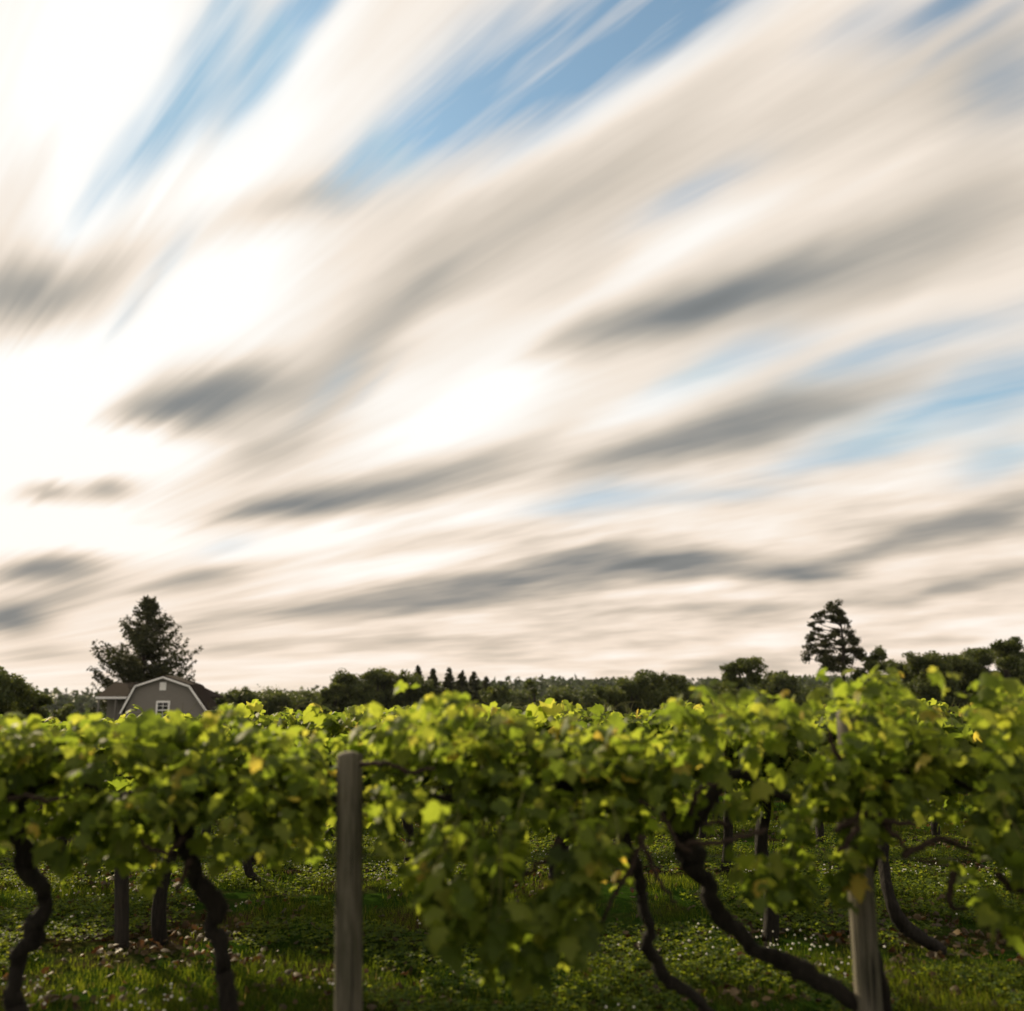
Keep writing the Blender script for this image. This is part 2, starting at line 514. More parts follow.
m, n, b, _ = material('ground_soil')
co = obj_co(n)
big = n.noise(co, .9, 5, .6)
fine = n.noise(co, 14.0, 6, .7)
sepn = n.t.nodes.new('ShaderNodeSeparateXYZ'); n.t.links.new(co, sepn.inputs[0])
far = n.m('MULTIPLY', n.m('SUBTRACT', sepn.outputs[1], 30), .03, clamp=True)
soil = n.ramp(fine, [(.3, (.016, .011, .007)), (.55, (.045, .028, .016)), (.8, (.085, .054, .032))])
green = n.ramp(fine, [(.3, (.010, .024, .004)), (.6, (.022, .045, .006)), (.8, (.045, .065, .012))])
patch = n.ramp(big, [(.47, (1, 1, 1)), (.60, (.1, .1, .1))])
n.put(b.inputs['Base Color'], n.mix(n.m('MAXIMUM', patch, far), soil, green))
b.inputs['Roughness'].default_value = 1.0; b.inputs['Specular IOR Level'].default_value = 0.0
bump(n, b, fine, .8, .03)
M_GROUND = m


def plain(name, a, c=None, scale=3.0, rough=.7, stretch=(1, 1, 1), bp=0.0):
    m, n, b, _ = material(name)
    f = n.noise(n.v('MULTIPLY', obj_co(n), stretch), scale, 5, .6)
    n.put(b.inputs['Base Color'], n.ramp(f, [(.3, a), (.7, c or a)]))
    b.inputs['Roughness'].default_value = rough
    if bp:
        bump(n, b, f, .6, bp)
    return m


M_SIDING = plain('taupe_siding', (.168, .156, .139), (.205, .19, .17), 2.0, .75, (1, 1, 14), .01)
M_TRIM = plain('white_trim', (.78, .77, .75), (.86, .85, .83), 3.0, .5)
M_SHINGLE = plain('dark_shingle', (.018, .014, .011), (.036, .028, .022), 5.0, 1.0, (1, 3, 3), .02)
M_SHINGLE.node_tree.nodes['Principled BSDF'].inputs['Specular IOR Level'].default_value = .03
M_PETAL = plain('clover_petal', (.46, .45, .38), (.68, .66, .6), 60, .6)
m, n, b, _ = material('window_glass')
b.inputs['Base Color'].default_value = (.012, .015, .014, 1); b.inputs['Roughness'].default_value = .06
b.inputs['Specular IOR Level'].default_value = .5
M_GLASS = m

# ------------------------------------------------------------------ ground
ys = np.concatenate([np.linspace(-60, -3, 12), np.arange(-2, 16, .2), np.geomspace(16, 5200, 90)])
half = np.concatenate([np.arange(0, 8, .25), np.geomspace(8, 5200, 50)])
xs = np.concatenate([-half[:0:-1], half])
gx, gy = np.meshgrid(xs, ys)
gz = terrain(gx, gy)
near = (gy < 18) & (np.abs(gx) < 10)
gz = gz + np.where(near, .05 * (vnoise(gx, gy, 2.2, 1) - .5) + .03 * (vnoise(gx, gy, 6, 2) - .5), 0)
ny, nx = gx.shape
i, j = np.meshgrid(np.arange(ny - 1), np.arange(nx - 1), indexing='ij')
q = np.stack([i * nx + j, i * nx + j + 1, (i + 1) * nx + j + 1, (i + 1) * nx + j], -1).reshape(-1, 4)
kind(link('ground', mesh_np('ground', np.stack([gx, gy, gz], -1).reshape(-1, 3), [q], M_GROUND)), 'structure')

ROW1, GAP = 4.1, 2.75
rows_y = [ROW1 + GAP * k for k in range(16)]


def row_near(y):
    d = np.abs((y - ROW1 + GAP / 2) % GAP - GAP / 2)
    return np.exp(-(d / .55) ** 2)           # 1 under a row, 0 in the alley


# ------------------------------------------------------------------ foliage meshes
LEAF_UV = np.array([(0, .28, .03), (.03, .0, .0), (.2, -.13, -.03), (.42, -.08, -.07), (.53, .16, -.12), (.40, .28, -.05), (.56, .52, -.16), (.33, .60, -.07),
                    (.20, .82, -.12), (0, 1.04, -.2), (-.20, .82, -.12), (-.33, .60, -.07), (-.56, .52, -.16), (-.40, .28, -.05), (-.53, .16, -.12), (-.42, -.08, -.07), (-.2, -.13, -.03), (-.03, .0, .0)])
LEAF_F = np.array([(0, k, k + 1) for k in range(1, 17)] + [(0, 17, 1)])
LOW_UV = np.array([(0, .3, .04), (0, -.05, 0), (.5, .05, -.12), (.5, .6, -.15), (0, 1.0, -.2), (-.5, .6, -.15), (-.5, .05, -.12)])
LOW_F = np.array([(0, k, k + 1) for k in range(1, 6)] + [(0, 6, 1)])


def leaf_mesh(pos, tip, nrm, size, tone, tmpl=LEAF_UV, tf=LEAF_F, g=None):
    """leaves as arrays: position, direction of the tip, rough normal, size, tone"""
    g = g or rng
    pos, tip, nrm = (np.asarray(a, float) for a in (pos, tip, nrm))
    tip = tip / (np.linalg.norm(tip, axis=1)[:, None] + 1e-9)
    sx = np.cross(tip, nrm); sx /= np.linalg.norm(sx, axis=1)[:, None] + 1e-9
    nn = np.cross(sx, tip)
    N = len(pos)
    curl = g.uniform(.3, 3.2, (N, 1)) * np.where(g.random((N, 1)) < .15, -1, 1)
    asp = g.uniform(.85, 1.12, (N, 1))
    T = tmpl[None]
    warp = .05 * g.normal(0, 1, (N, len(tmpl)))
    v = pos[:, None] + size[:, None, None] * ((T[..., 0] * asp)[..., None] * sx[:, None] + (T[..., 1])[..., None] * tip[:, None] + (T[..., 2] * curl + warp)[..., None] * nn[:, None])
    f = tf[None] + (np.arange(N) * len(tmpl))[:, None, None]
    return v.reshape(-1, 3), f.reshape(-1, 3), np.repeat(tone, len(tmpl))


def grow_shoot(g, p0, d0, n, step=.06, grav=.085, wander=.16):
    p, d = np.array(p0, float), np.array(d0, float)
    d /= np.linalg.norm(d)
    pts = [p.copy()]
    for k in range(n):
        d = d + g.normal(0, wander, 3) * (.5 + k / n) + np.array((0, 0, -grav * (.5 + 1.3 * k / n)))
        d /= np.linalg.norm(d)
        p = p + d * step
        pts.append(p.copy())
    return np.array(pts)


def shoot_leaves(g, pts, out, keep=None, size=.135, start=1):
    n = len(pts)
    for k in range(start, n):
        t = k / n
        for rep in range(2 if g.random() < .35 else 1):
            a = g.uniform(0, 2 * math.pi)
            off = np.array((math.cos(a), math.sin(a), g.uniform(-.1, .5)))
            p = pts[k] + off * g.uniform(.03, .09)
            s = size * g.uniform(.65, 1.2) * (1 - .62 * max(0, t - .55) / .45)
            if keep is not None and not keep(p):
                continue
            tip = np.array((off[0] * .8, off[1] * .8, g.uniform(-1.1, -.05))) + g.normal(0, .25, 3)
            up = np.array((off[0] * .4, off[1] * .4, 1.0)) + g.normal(0, .42, 3)
            tone = np.clip(g.normal(.40, .17) + .35 * max(0, t - .6) + (.35 if g.random() < .05 else 0) + .10 * (pts[k][2] - 1.35), 0, 1)
            out.append((p, tip, up, s, tone))
    return out


def foliage_mesh(name, out, shoots=None, low=False, g=None, srad=.0035):
    pp_ = np.array([o[0] for o in out])
    nb_ = (((pp_[:, None] - pp_[None]) ** 2).sum(-1) < .15 ** 2).sum(1)
    out = [o for o, c in zip(out, nb_) if c > 3]          # no leaf hangs in the air by itself
    pos = np.array([o[0] for o in out]); tip = np.array([o[1] for o in out]); nr = np.array([o[2] for o in out])
    v, f, t = leaf_mesh(pos, tip, nr, np.array([o[3] for o in out]), np.array([o[4] for o in out]), LOW_UV if low else LEAF_UV, LOW_F if low else LEAF_F, g)
    mats, midx, fs = [M_LEAF], np.zeros(len(f), int), [f]
    if shoots:
        tb = Tubes()
        for s in shoots:
            tb.tube(s, (srad, srad * .4), 4, cap=False)
        sv, sf = np.vstack(tb.v), np.vstack(tb.f) + len(v)
        v = np.vstack([v, sv]); t = np.concatenate([t, np.full(len(sv), .5)])
        fs.append(sf); mats.append(M_SHOOT)
        midx = np.concatenate([midx, np.ones(len(sf), int)])
    return mesh_np(name, v, fs, mats, t, midx)


# ------------------------------------------------------------------ the front row
PX = [-260, -100, 0, 60, 130, 200, 260, 330, 400, 450, 520, 580, 640, 700, 760, 820, 880, 940, 1024, 1120, 1300]
TOP = [734, 734, 736, 728, 722, 716, 722, 736, 688, 702, 734, 730, 716, 698, 696, 678, 660, 672, 678, 682, 682]
BOT = [840, 845, 846, 872, 866, 888, 862, 862, 866, 945, 985, 972, 890, 872, 905, 905, 868, 880, 960, 950, 950]
fwd_c, fwd_s = math.cos(PITCH), math.sin(PITCH)


def to_px(p):
    x, y, z = p[0], p[1], p[2] - CAM_H
    d = y * fwd_c + z * fwd_s
    return 512 + FPX * x / d, 505.5 - FPX * (-y * fwd_s + z * fwd_c) / d


def keep_front(p):
    px, py = to_px(p)
    t = np.interp(px, PX, TOP) + 32 * (vnoise(px, 0, .035, 3) - .6)
    b_ = np.interp(px, PX, BOT) + 50 * (vnoise(px, 7, .045, 4) - .62)
    if not (t < py < b_):
        return False
    if 322 < px < 376 and py > 742 and p[1] < ROW1 + .12:
        return False                           # the post stands clear of the leaves
    if vnoise(px, py, .024, 8) * .6 + vnoise(px, py, .06, 9) * .4 < .385 + .03 * (px > 450) - .09 * (py > 790) and not (842 < px < 878 and 750 < py < 900):
        return False                           # the row has thin places
    if p[1] < ROW1 + .05:
        dd = (CANE_PX[:, 0] - px) ** 2 + (CANE_PX[:, 1] - py) ** 2
        if dd.min() < 18 ** 2 and not (838 < px < 884 and 745 < py < 905) and vnoise(px * 3.1, py * 2.7, 1.0, 6) < .8:
            return False                       # bare canes show through
    gaps = ((700, 890, 46, 30), (688, 852, 30, 22), (655, 862, 22, 26), (925, 848, 40, 16), (545, 862, 18, 22), (225, 905, 34, 40), (655, 905, 26, 34), (925, 905, 40, 26), (690, 858, 26, 14), (190, 868, 16, 26), (30, 870, 30, 34), (100, 895, 40, 30))
    return not any(((px - a) / c) ** 2 + ((py - b2) / d) ** 2 < 1 for a, b2, c, d in gaps)


def pxpath(rows, dy=0.0):
    """(pixel x, pixel y, offset in depth) of a trunk seen in the row"""
    return [tuple(P(r[0], r[1], ROW1 + dy + (r[2] if len(r) > 2 else 0))) for r in rows]


# head pixel x, reach of its arms, trunk path, radii, label
FRONT = [
    (-150, -330, -70, [(-140, 1130), (-150, 1000), (-145, 900), (-150, 820)], (.055, .045, .05),
     'front row grapevine at the left edge, only its leafy arm in view'),
    (16, -70, 105, [(30, 1130), (24, 1040), (16, 990), (20, 955), (37, 928), (42, 905), (33, 876), (21, 850), (17, 826), (14, 800)], (.062, .052, .047, .05, .044, .05, .046, .052),
     'grapevine with an S-bent dark trunk, leftmost trunk in the front row'),
    (190, 105, 395, [(262, 1130), (240, 1050), (228, 1000), (219, 955), (214, 915), (206, 888), (192, 862), (186, 838), (183, 806)], (.062, .05, .044, .046, .05, .045, .055, .05),
     'grapevine with a dark trunk leaning left, at the foot of the tall grey post'),
    (606, 395, 622, [(800, 1120, .06), (735, 1040, .06), (680, 990, .06), (655, 962, .05), (645, 930, .05), (641, 885, .04), (626, 840, .03), (608, 800)], (.036, .03, .028, .03, .026, .03, .03),
     'grapevine with a thin curved trunk and leaves hanging almost to the grass'),
    (690, 622, 830, [(960, 1120, .1), (900, 1050, .08), (852, 1003, .06), (800, 974, .05), (765, 957, .04), (737, 930, .02), (716, 902), (702, 876), (690, 856), (684, 836)], (.075, .068, .062, .066, .058, .055, .06, .062, .1, .06),
     'grapevine with a thick old trunk bent low across the grass and a knotted head'),
    (866, 830, 985, [(888, 1130, .16), (878, 1000, .17), (872, 930, .16), (868, 870, .14), (864, 826, .08), (862, 806, .04)], (.05, .042, .04, .042, .05),
     'grapevine with arching bare canes, growing against the leaning right-hand post'),
    (1090, 985, 1260, [(1110, 1130), (1100, 1000), (1085, 900), (1090, 815)], (.055, .045, .05),
     'front row grapevine at the right edge with leaves hanging far down'),
]
EXTRA_CANES = {
    3: [[(560, 838, -.1), (548, 858, -.12), (530, 872, -.12), (512, 888, -.1)], [(641, 838, -.02), (640, 846, -.05), (627, 875, -.08), (612, 900, -.1), (598, 930, -.1)]],
    4: [[(640, 836, -.04), (648, 856, -.06), (660, 882, -.06), (676, 902, -.05)], [(686, 845), (722, 842, -.05), (752, 834, -.05), (768, 830)],
        [(690, 815), (696, 796, -.05), (704, 786, -.06), (718, 784, -.06)], [(726, 826), (716, 822, -.04), (704, 824, -.04)],
        [(690, 850), (676, 842, -.03), (664, 818, -.02), (640, 800)]],
    5: [[(862, 812), (846, 824, -.05), (834, 832, -.06)], [(862, 812), (878, 816, -.05), (892, 822, -.06), (914, 826, -.05)], [(866, 816), (852, 836, -.06), (838, 852, -.06)],
        [(902, 856, -.02), (918, 848, -.03), (940, 838, -.04), (960, 846, -.04), (974, 852, -.04)], [(880, 818), (892, 832, -.04), (906, 850, -.03)],
        [(955, 870, .05), (948, 895, .04), (952, 908, .03), (966, 908, .03)], [(998, 872, -.1), (1012, 890, -.1), (1030, 890, -.1)],
        [(862, 790), (846, 770, -.04), (834, 750, -.05), (828, 730, -.05)]],
    2: [[(184, 838), (168, 852, -.03), (150, 848, -.04), (140, 840)], [(360, 766, -.02), (385, 764, -.04), (410, 772, -.05), (434, 768, -.04)], [(190, 862), (180, 884, .02), (176, 892, .02)]],
    1: [[(10, 800), (28, 796, -.05), (48, 800, -.05), (66, 796, -.04)]],
}
CANE_PX = np.vstack([spline([(q_[0], q_[1], 0) for q_ in ci], 4)[:, :2] for L_ in EXTRA_CANES.values() for ci in L_])
GV = 'old grapevines of the front row'
for k, (hx, x0, x1, tr, rad, lab) in enumerate(FRONT):
    g = np.random.default_rng(100 + k)
    base = P(tr[0][0], tr[0][1], ROW1)
    root = empty('grape_vine', (base.x, ROW1, 0), lab, 'grapevine', GV)
    off = np.array((base.x, ROW1, 0))
    path = pxpath(tr)
    crook = lambda c: c + np.stack([np.convolve(g.normal(0, .016, len(c) + 4), np.ones(5) / 2.6, 'valid') for _ in range(3)], -1) * np.sin(np.linspace(0, math.pi, len(c)))[:, None]
    path[0] = (path[0][0], path[0][1], -.1)
    head = np.array(path[-1])
    link('trunk', Tubes().tube(crook(spline(path, 7)) - off, [q_ * (.58 if k == 4 else .72 if k in (1, 2) else .85) for q_ in rad], 16, .25, seed=k).mesh('trunk', M_BARK), root)
    xa, xb = P(x0, 790, ROW1).x, P(x1, 790, ROW1).x
    cord = []
    for xe in (xa, xb):
        n_ = max(3, int(abs(xe - head[0]) / .16))
        xsx = np.linspace(head[0], xe, n_)
        arch = 1.32 + .05 * np.sin(np.linspace(0, 3, n_) + g.uniform(0, 3)) + g.normal(0, .025, n_)
        arch[0] = head[2]
        c = spline(np.stack([xsx, ROW1 + g.normal(0, .03, n_), arch], -1), 5)
        link('cordon', Tubes().tube(c - off, (.032, .022, .017, .012), 10, .16, seed=k * 3 + int(xe > head[0])).mesh('cordon', M_BARK), root)
        cord.append(c)
    for ci in EXTRA_CANES.get(k, []):
        c = spline(pxpath(ci, -.30), 6)
        c = c + g.normal(0, .004, c.shape)
        r0 = .015 if k == 5 else .012
        link('cane', Tubes().tube(c - off, (r0, r0 * .8, r0 * .55), 7, .15, seed=len(ci)).mesh('cane', M_CANE), root)
    out, shoots = [], []
    ns = int(112 * (xb - xa))
    for s in range(ns):
        c = cord[0 if g.random() < (head[0] - xa) / (xb - xa) else 1]
        p0 = c[g.integers(0, len(c))]
        up = g.random()
        if up < .62:
            d0 = (g.normal(0, .5), g.normal(-.15, .6), g.uniform(.25, 1.3)); ln = g.integers(9, 20)
        else:
            d0 = (g.normal(0, .55), g.normal(-.2, .7), g.uniform(-.7, .3)); ln = g.integers(8, 17)
        pts = grow_shoot(g, p0, d0, ln, .055)
        before = len(out)
        shoot_leaves(g, pts, out, keep_front, .080)
        m_ = [q_ for q_ in pts if keep_front(q_)]
        if len(m_) > 4 and len(out) - before > 3:
            cut = 1
            while cut < len(pts) and keep_front(pts[cut]):
                cut += 1
            if cut > 4:
                shoots.append(pts[:cut] - off)
    # the low hanging curtains
    lo, hi = max(x0, -100), min(x1, 1150)
    for (ca, cb, cy, nn_) in ((430, 640, 810, 66), (965, 1080, 805, 40), (120, 250, 800, 14), (735, 850, 800, 14), (60, 130, 790, 8)):
        for s in range(nn_):
            px = g.uniform(ca, cb)
            if not (lo <= px < hi):
                continue
            p0 = np.array(P(px, cy + g.uniform(-20, 50), ROW1 - g.uniform(.1, .75 if ca in (430, 965) else .3)))
            pts = grow_shoot(g, p0, (g.normal(0, .3), -.1, -1), g.integers(8, 15), wander=.1)
            shoot_leaves(g, pts, out, keep_front, .085)
            cut = 1
            while cut < len(pts) and keep_front(pts[cut]):
                cut += 1
            if cut > 4:
                shoots.append(pts[:cut] - off)
    # long tip shoots that stick out above the row
    for s in range(int(2.4 * (xb - xa))):
        c = cord[g.integers(0, 2)]
        p0 = c[g.integers(0, len(c))] + np.array((0, 0, .12))
        pts = grow_shoot(g, p0, (g.normal(0, .4), g.normal(0, .3), 1.0), g.integers(7, 11), grav=.02)
        lim = lambda p: to_px(p)[1] > np.interp(to_px(p)[0], PX, TOP) - 14 and keep_front((p[0], p[1], min(p[2], 1.5)))
        shoot_leaves(g, pts, out, lim, .10, 3)
        cut = 1
        while cut < len(pts) and lim(pts[cut]):
            cut += 1
        if cut > 3:
            shoots.append(pts[:cut] - off)
    out = [(o[0] - off, *o[1:]) for o in out]
    if out:
        link('foliage', foliage_mesh('foliage', out, shoots, False, g), root)

# ------------------------------------------------------------------ the rows behind
VAR = []
for k in range(5):
    g = np.random.default_rng(300 + k)
    low = k >= 3
    x = g.normal(0, .05)
    tp = [(0, 0, -.25), (g.normal(0, .06), g.normal(0, .04), .25), (g.normal(0, .1), g.normal(0, .05), .6), (g.normal(0, .08), 0, .95), (x, 0, 1.2)]
    tm = Tubes().tube(spline(tp, 6), (.06, .048, .045, .05), 10, .14, seed=k)
    cords = []
    for sgn in (-1, 1):
        xx = np.linspace(x, sgn * .85, 7)
        zz = 1.27 + g.normal(0, .04, 7); zz[0] = 1.18
        c = spline(np.stack([xx, g.normal(0, .04, 7), zz], -1), 4)
        cords.append(c)
    cm = [Tubes().tube(c, (.03, .02, .011), 7, .15, seed=k).mesh('cordon', M_BARK) for c in cords]
    out, shoots = [], []
    for s in range(64 if not low else 44):
        c = cords[s % 2]
        p0 = c[g.integers(0, len(c))]
        if g.random() < .7:
            d0 = (g.normal(0, .5), g.normal(0, .55), g.uniform(.2, 1.1)); ln = g.integers(8, 15)
        else:
            d0 = (g.normal(0, .55), g.normal(0, .7), g.uniform(-.7, .3)); ln = g.integers(6, 12)
        pts = grow_shoot(g, p0, d0, ln, grav=.11)
        kp = lambda p: p[2] < 1.60 + .06 * math.sin(p[0] * 5 + k) and p[2] > .82 + .12 * math.sin(p[0] * 4 + 2 * k)
        shoot_leaves(g, pts, out, kp, .14 if not low else .19)
        if not low:
            cut = 1
            while cut < len(pts) and pts[cut][2] < 1.66:
                cut += 1
            shoots.append(pts[:max(3, cut)])
    VAR.append((tm.mesh('trunk', M_BARK), cm, foliage_mesh('foliage', out, shoots, low, g)))


def vine(x, y, v, label, group, rz=0.0, sc=1.0, arms=True):
    root = empty('grape_vine', (x, y, float(terrain(x, y))), label, 'grapevine', group, rz)
    root.scale = (1, 1, sc)
    t, c, f = VAR[v]
    link('trunk', t, root)
    if arms:
        for m_ in c:
            link('cordon', m_, root)
    link('foliage', f, root)
    return root


G2 = 'grapevines of the second row'
SECOND = [(-30, 'second row grapevine seen through the gap left of the S-bent trunk'), (62, None), (196, 'second row grapevine with a dark trunk just right of the thin dark post'),
          (366, 'second row grapevine with its trunk hidden behind the tall grey post'), (455, 'second row grapevine just right of the tall grey post'),
          (556, 'second row grapevine behind the lowest hanging leaves'), (745, 'second row grapevine behind the knotted thick trunk'), (1045, 'second row grapevine at the right edge behind the hanging leaves')]
for k, (px, lab) in enumerate(SECOND):
    if lab is None:
        continue
    X = (px - 512) / FPX * rows_y[1] * 1.02
    v = vine(X, rows_y[1] + rnd.uniform(-.1, .1), k % 3, lab, G2, rnd.choice((0, math.pi)) + rnd.uniform(-.06, .06), (.925 if px < 400 else 1.02) * rnd.uniform(.98, 1.02))
# the leaning one beside the right-hand post
g = np.random.default_rng(77)
rt = empty('grape_vine', (P(938, 962, 6.5).x, 6.5, 0), 'second row grapevine with bare trunk leaning left behind the leaning post', 'grapevine', G2)
o3 = np.array(rt.location)
pp = [tuple(P(938, 962, 6.5)), tuple(P(938, 950, 6.5)), tuple(P(922, 938, 6.5)), tuple(P(905, 926, 6.5)), tuple(P(890, 900, 6.5)), tuple(P(884, 850, 6.6)), tuple(P(890, 790, 6.7))]
pp[0] = (pp[0][0], pp[0][1], -.1)
link('trunk', Tubes().tube(spline(pp, 7) - o3, (.046, .046, .042, .045, .036, .036), 12, .2, seed=3).mesh('trunk', M_BARK), rt)
f2 = link('foliage', VAR[1][2], rt); f2.location = (-.3, .25, 0)
r3 = empty('grape_vine', (P(292, 892, 8.9).x, 8.9, 0), 'grapevine with a thin trunk hooked like a J, seen beyond the front trunks', 'grapevine', 'grapevines of the third row')
o3 = np.array(r3.location)
pp = [tuple(P(a_, b_, 8.9)) for a_, b_ in ((296, 896), (284, 889), (262, 883), (249, 872), (246, 852), (243, 835), (250, 800))]
link('trunk', Tubes().tube(spline(pp, 7) - o3, (.04, .045, .04, .036, .036, .03), 10, .2, seed=8).mesh('trunk', M_BARK), r3)
f3 = link('foliage', VAR[2][2], r3); f3.location = (-.45, .2, 0)
for r in range(2, 16):
    y = rows_y[r]
    lowres = r >= 4
    step = 1.65 if r < 6 else 1.9
    xw = .62 * y + 1
    x = -xw + rnd.uniform(0, 1)
    n_ = 0
    while x < xw:
        n_ += 1
        v = rnd.randrange(3) if not lowres else 3 + rnd.randrange(2)
        if r == 2:
            px = 512 + FPX * x / y
            lab = 'grapevine of the third row, seen under and over the nearer rows'
            vine(x, y + rnd.uniform(-.1, .1), v, lab, 'grapevines of the third row', rnd.choice((0, math.pi)), (.95 if x < -1.2 else 1.03) * rnd.uniform(.98, 1.02))
        else:
            vine(x, y + rnd.uniform(-.12, .12), v, 'grapevine in the far rows between the front rows and the house', 'grapevines of the far rows', rnd.choice((0, math.pi)), (.95 if x < -1.2 * y / 9 else 1.04) * rnd.uniform(.97, 1.03), arms=r < 6)
        x += step * rnd.uniform(.9, 1.1)


# ------------------------------------------------------------------ posts and wires
def post(base, top, r, mat, name='wooden_post', seed=0):
    base, top = Vector(base), Vector(top)
    L = (top - base).length
    g = np.random.default_rng(seed)
    N, S = 26, 40
    a = np.linspace(0, 2 * math.pi, S, endpoint=False)
    zz = np.concatenate([np.linspace(0, L - .012, N - 2), [L - .004, L]])
    rr = np.concatenate([np.linspace(r * 1.03, r * .99, N - 2), [r * .975, r * .93]])
    wob_ = 1 + .018 * np.sin(3 * a + g.uniform(0, 6)) + .012 * np.sin(5 * a + g.uniform(0, 6)) + .008 * g.normal(0, 1, S)
    bend = .006 * np.sin(zz / L * 3.1 + g.uniform(0, 3))
    R_ = rr[:, None] * (wob_[None] + .006 * g.normal(0, 1, (N, S)))
    v = np.stack([R_ * np.cos(a) + bend[:, None], R_ * np.sin(a), np.repeat(zz[:, None], S, 1) + np.where(np.arange(N)[:, None] >= N - 2, .006 * np.sin(a * 2 + 1)[None], 0)], -1).reshape(-1, 3)
    i, j = np.meshgrid(np.arange(N - 1), np.arange(S), indexing='ij')
    f = np.stack([i * S + j, i * S + (j + 1) % S, (i + 1) * S + (j + 1) % S, (i + 1) * S + j], -1).reshape(-1, 4)
    v = np.vstack([v, [[bend[-1], 0, L + .002]]])
    jj = np.arange(S)
    cap = np.stack([np.full(S, N * S), (N - 1) * S + jj, (N - 1) * S + (jj + 1) % S], -1)
    o = link(name, mesh_np(name, v, [f, cap], mat))
    o.location = base
    o.rotation_euler = (top - base).to_track_quat('Z', 'Y').to_euler()
    return o


pb = P(348.5, 1011, ROW1 - .06); pt = P(349.5, 753, ROW1 - .06)
k_ = (pt - pb) / (pt.z - pb.z)
tag(post(pb - k_ * (pb.z + .3), pt, .0565, M_POST, seed=1), 'tall weathered grey post standing upright in the front row', 'post', 'posts of the front row')
pb = P(869, 1011, ROW1 + .02); pt = P(848, 712, ROW1 + .02)
k_ = (pt - pb) / (pt.z - pb.z)
tag(post(pb - k_ * (pb.z + .3), pt, .0525, M_POST, seed=2), 'weathered post half hidden in leaves beside arching canes, right of the thick trunk', 'post', 'posts of the front row')
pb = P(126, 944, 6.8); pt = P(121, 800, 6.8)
tag(post(pb - Vector((0, 0, .3)), pt, .047, M_POST_SHADED, seed=3), 'thin dark post in the second row between two front trunks', 'post', 'posts behind the front row')
wr = Tubes()
for zz in (1.30, 1.02):
    wz = Tubes()
    xs_ = np.linspace(-4.2, 4.2, 40)
    wz.tube(np.stack([xs_, np.full(40, ROW1 + .055), zz + .012 * np.cos(xs_ * 1.4)], -1), (.0016,), 5)
    tag(link('trellis_wire', wz.mesh('trellis_wire', M_WIRE)), 'thin trellis wire strung along the front row, %s of the pair' % ('upper' if zz > 1.2 else 'lower'), 'wire', 'trellis wires')

# ------------------------------------------------------------------ the house
HY = 70.0
hz = float(terrain(P(164, 700, HY).x, HY)) - .2
hx = P(164.5, 700, HY).x
house = empty('house', (hx, HY, hz), 'taupe barn-roofed house with white trim standing before the tall spruce', 'house')


def hp(px, py, dy=0.0):
    """pixel to house coordinates on the gable wall"""
    p = P(px, py, HY)
    return (p.x - hx, p.z - hz)


apex, kl, kr = hp(164.5, 676.5), hp(136, 685.6), hp(191, 685.6)
el, er = hp(121, 713), hp(210, 713)
prof = [(el[0] + .3, 0), (er[0] - .3, 0), (er[0] - .3, er[1] + .3), (kr[0] - .04, kr[1] - .1), (apex[0], apex[1] - .1), (kl[0] + .04, kl[1] - .1), (el[0] + .3, el[1] + .3)]
D_ = 2.25
n_ = len(prof)
wv = [(x, 0, z) for x, z in prof] + [(x, D_, z) for x, z in prof]
wf = [np.array([list(range(n_))]), np.array([list(range(2 * n_ - 1, n_ - 1, -1))]), np.array([(i, i + n_, (i + 1) % n_ + n_, (i + 1) % n_) for i in range(n_)])]
link('wall', mesh_np('wall', wv, wf, M_SIDING, shade=False), house)
roofl = [el, kl, apex, kr, er]


def slab(a, c, y0, y1, t):
    """roof slope between two profile points"""
    dx, dz = c[0] - a[0], c[1] - a[1]
    L = math.hypot(dx, dz)
    nx_, nz_ = -dz / L * t, dx / L * t
    return [(a[0], y0, a[1]), (c[0], y0, c[1]), (c[0], y1, c[1]), (a[0], y1, a[1]), (a[0] + nx_, y0, a[1] + nz_), (c[0] + nx_, y0, c[1] + nz_), (c[0] + nx_, y1, c[1] + nz_), (a[0] + nx_, y1, a[1] + nz_)]


rb, tb = Boxes(), Boxes()
for a, c in zip(roofl[:-1], roofl[1:]):
    rb.hexa(slab(a, c, -.26, D_ + .3, .1))
link('roof', rb.mesh('roof', M_SHINGLE), house)
for a, c in zip(roofl[:-1], roofl[1:]):
    L = math.hypot(c[0] - a[0], c[1] - a[1])
    b2 = Boxes().hexa([(p[0], p[1], p[2]) for p in slab(a, c, -.34, -.265, -.13)])
    link('rake_board', b2.mesh('rake_board', M_TRIM), house)
# window: frame, sashes and glass
x0, z1 = hp(156.6, 700.8); x1, z0 = hp(168.8, 719.5)
win = link('window', Boxes().box(x0 + .11, x1 - .11, -.012, .05, z0 + .1, z1 - .13).mesh('window', M_GLASS), house)
fr = Boxes()
fr.box(x0, x0 + .12, -.06, -.002, z0, z1).box(x1 - .12, x1, -.06, -.002, z0, z1).box(x0 + .12, x1 - .12, -.06, -.002, z1 - .14, z1).box(x0 + .12, x1 - .12, -.08, -.002, z0 - .04, z0 + .1)
link('frame', fr.mesh('frame', M_TRIM), win)
zm, xm = (z0 + z1) / 2, (x0 + x1) / 2
sh = Boxes()
sh.box(x0 + .12, x1 - .12, -.045, -.013, zm - .035, zm + .035)
for zz in ((z0 + zm) / 2 + .03, (zm + z1) / 2 - .03):
    sh.box(x0 + .12, x1 - .12, -.032, -.013, zz - .015, zz + .015)
sh.box(xm - .015, xm + .015, -.031, -.0135, z0 + .1, z1 - .14)
link('sash', sh.mesh('sash', M_TRIM), win)
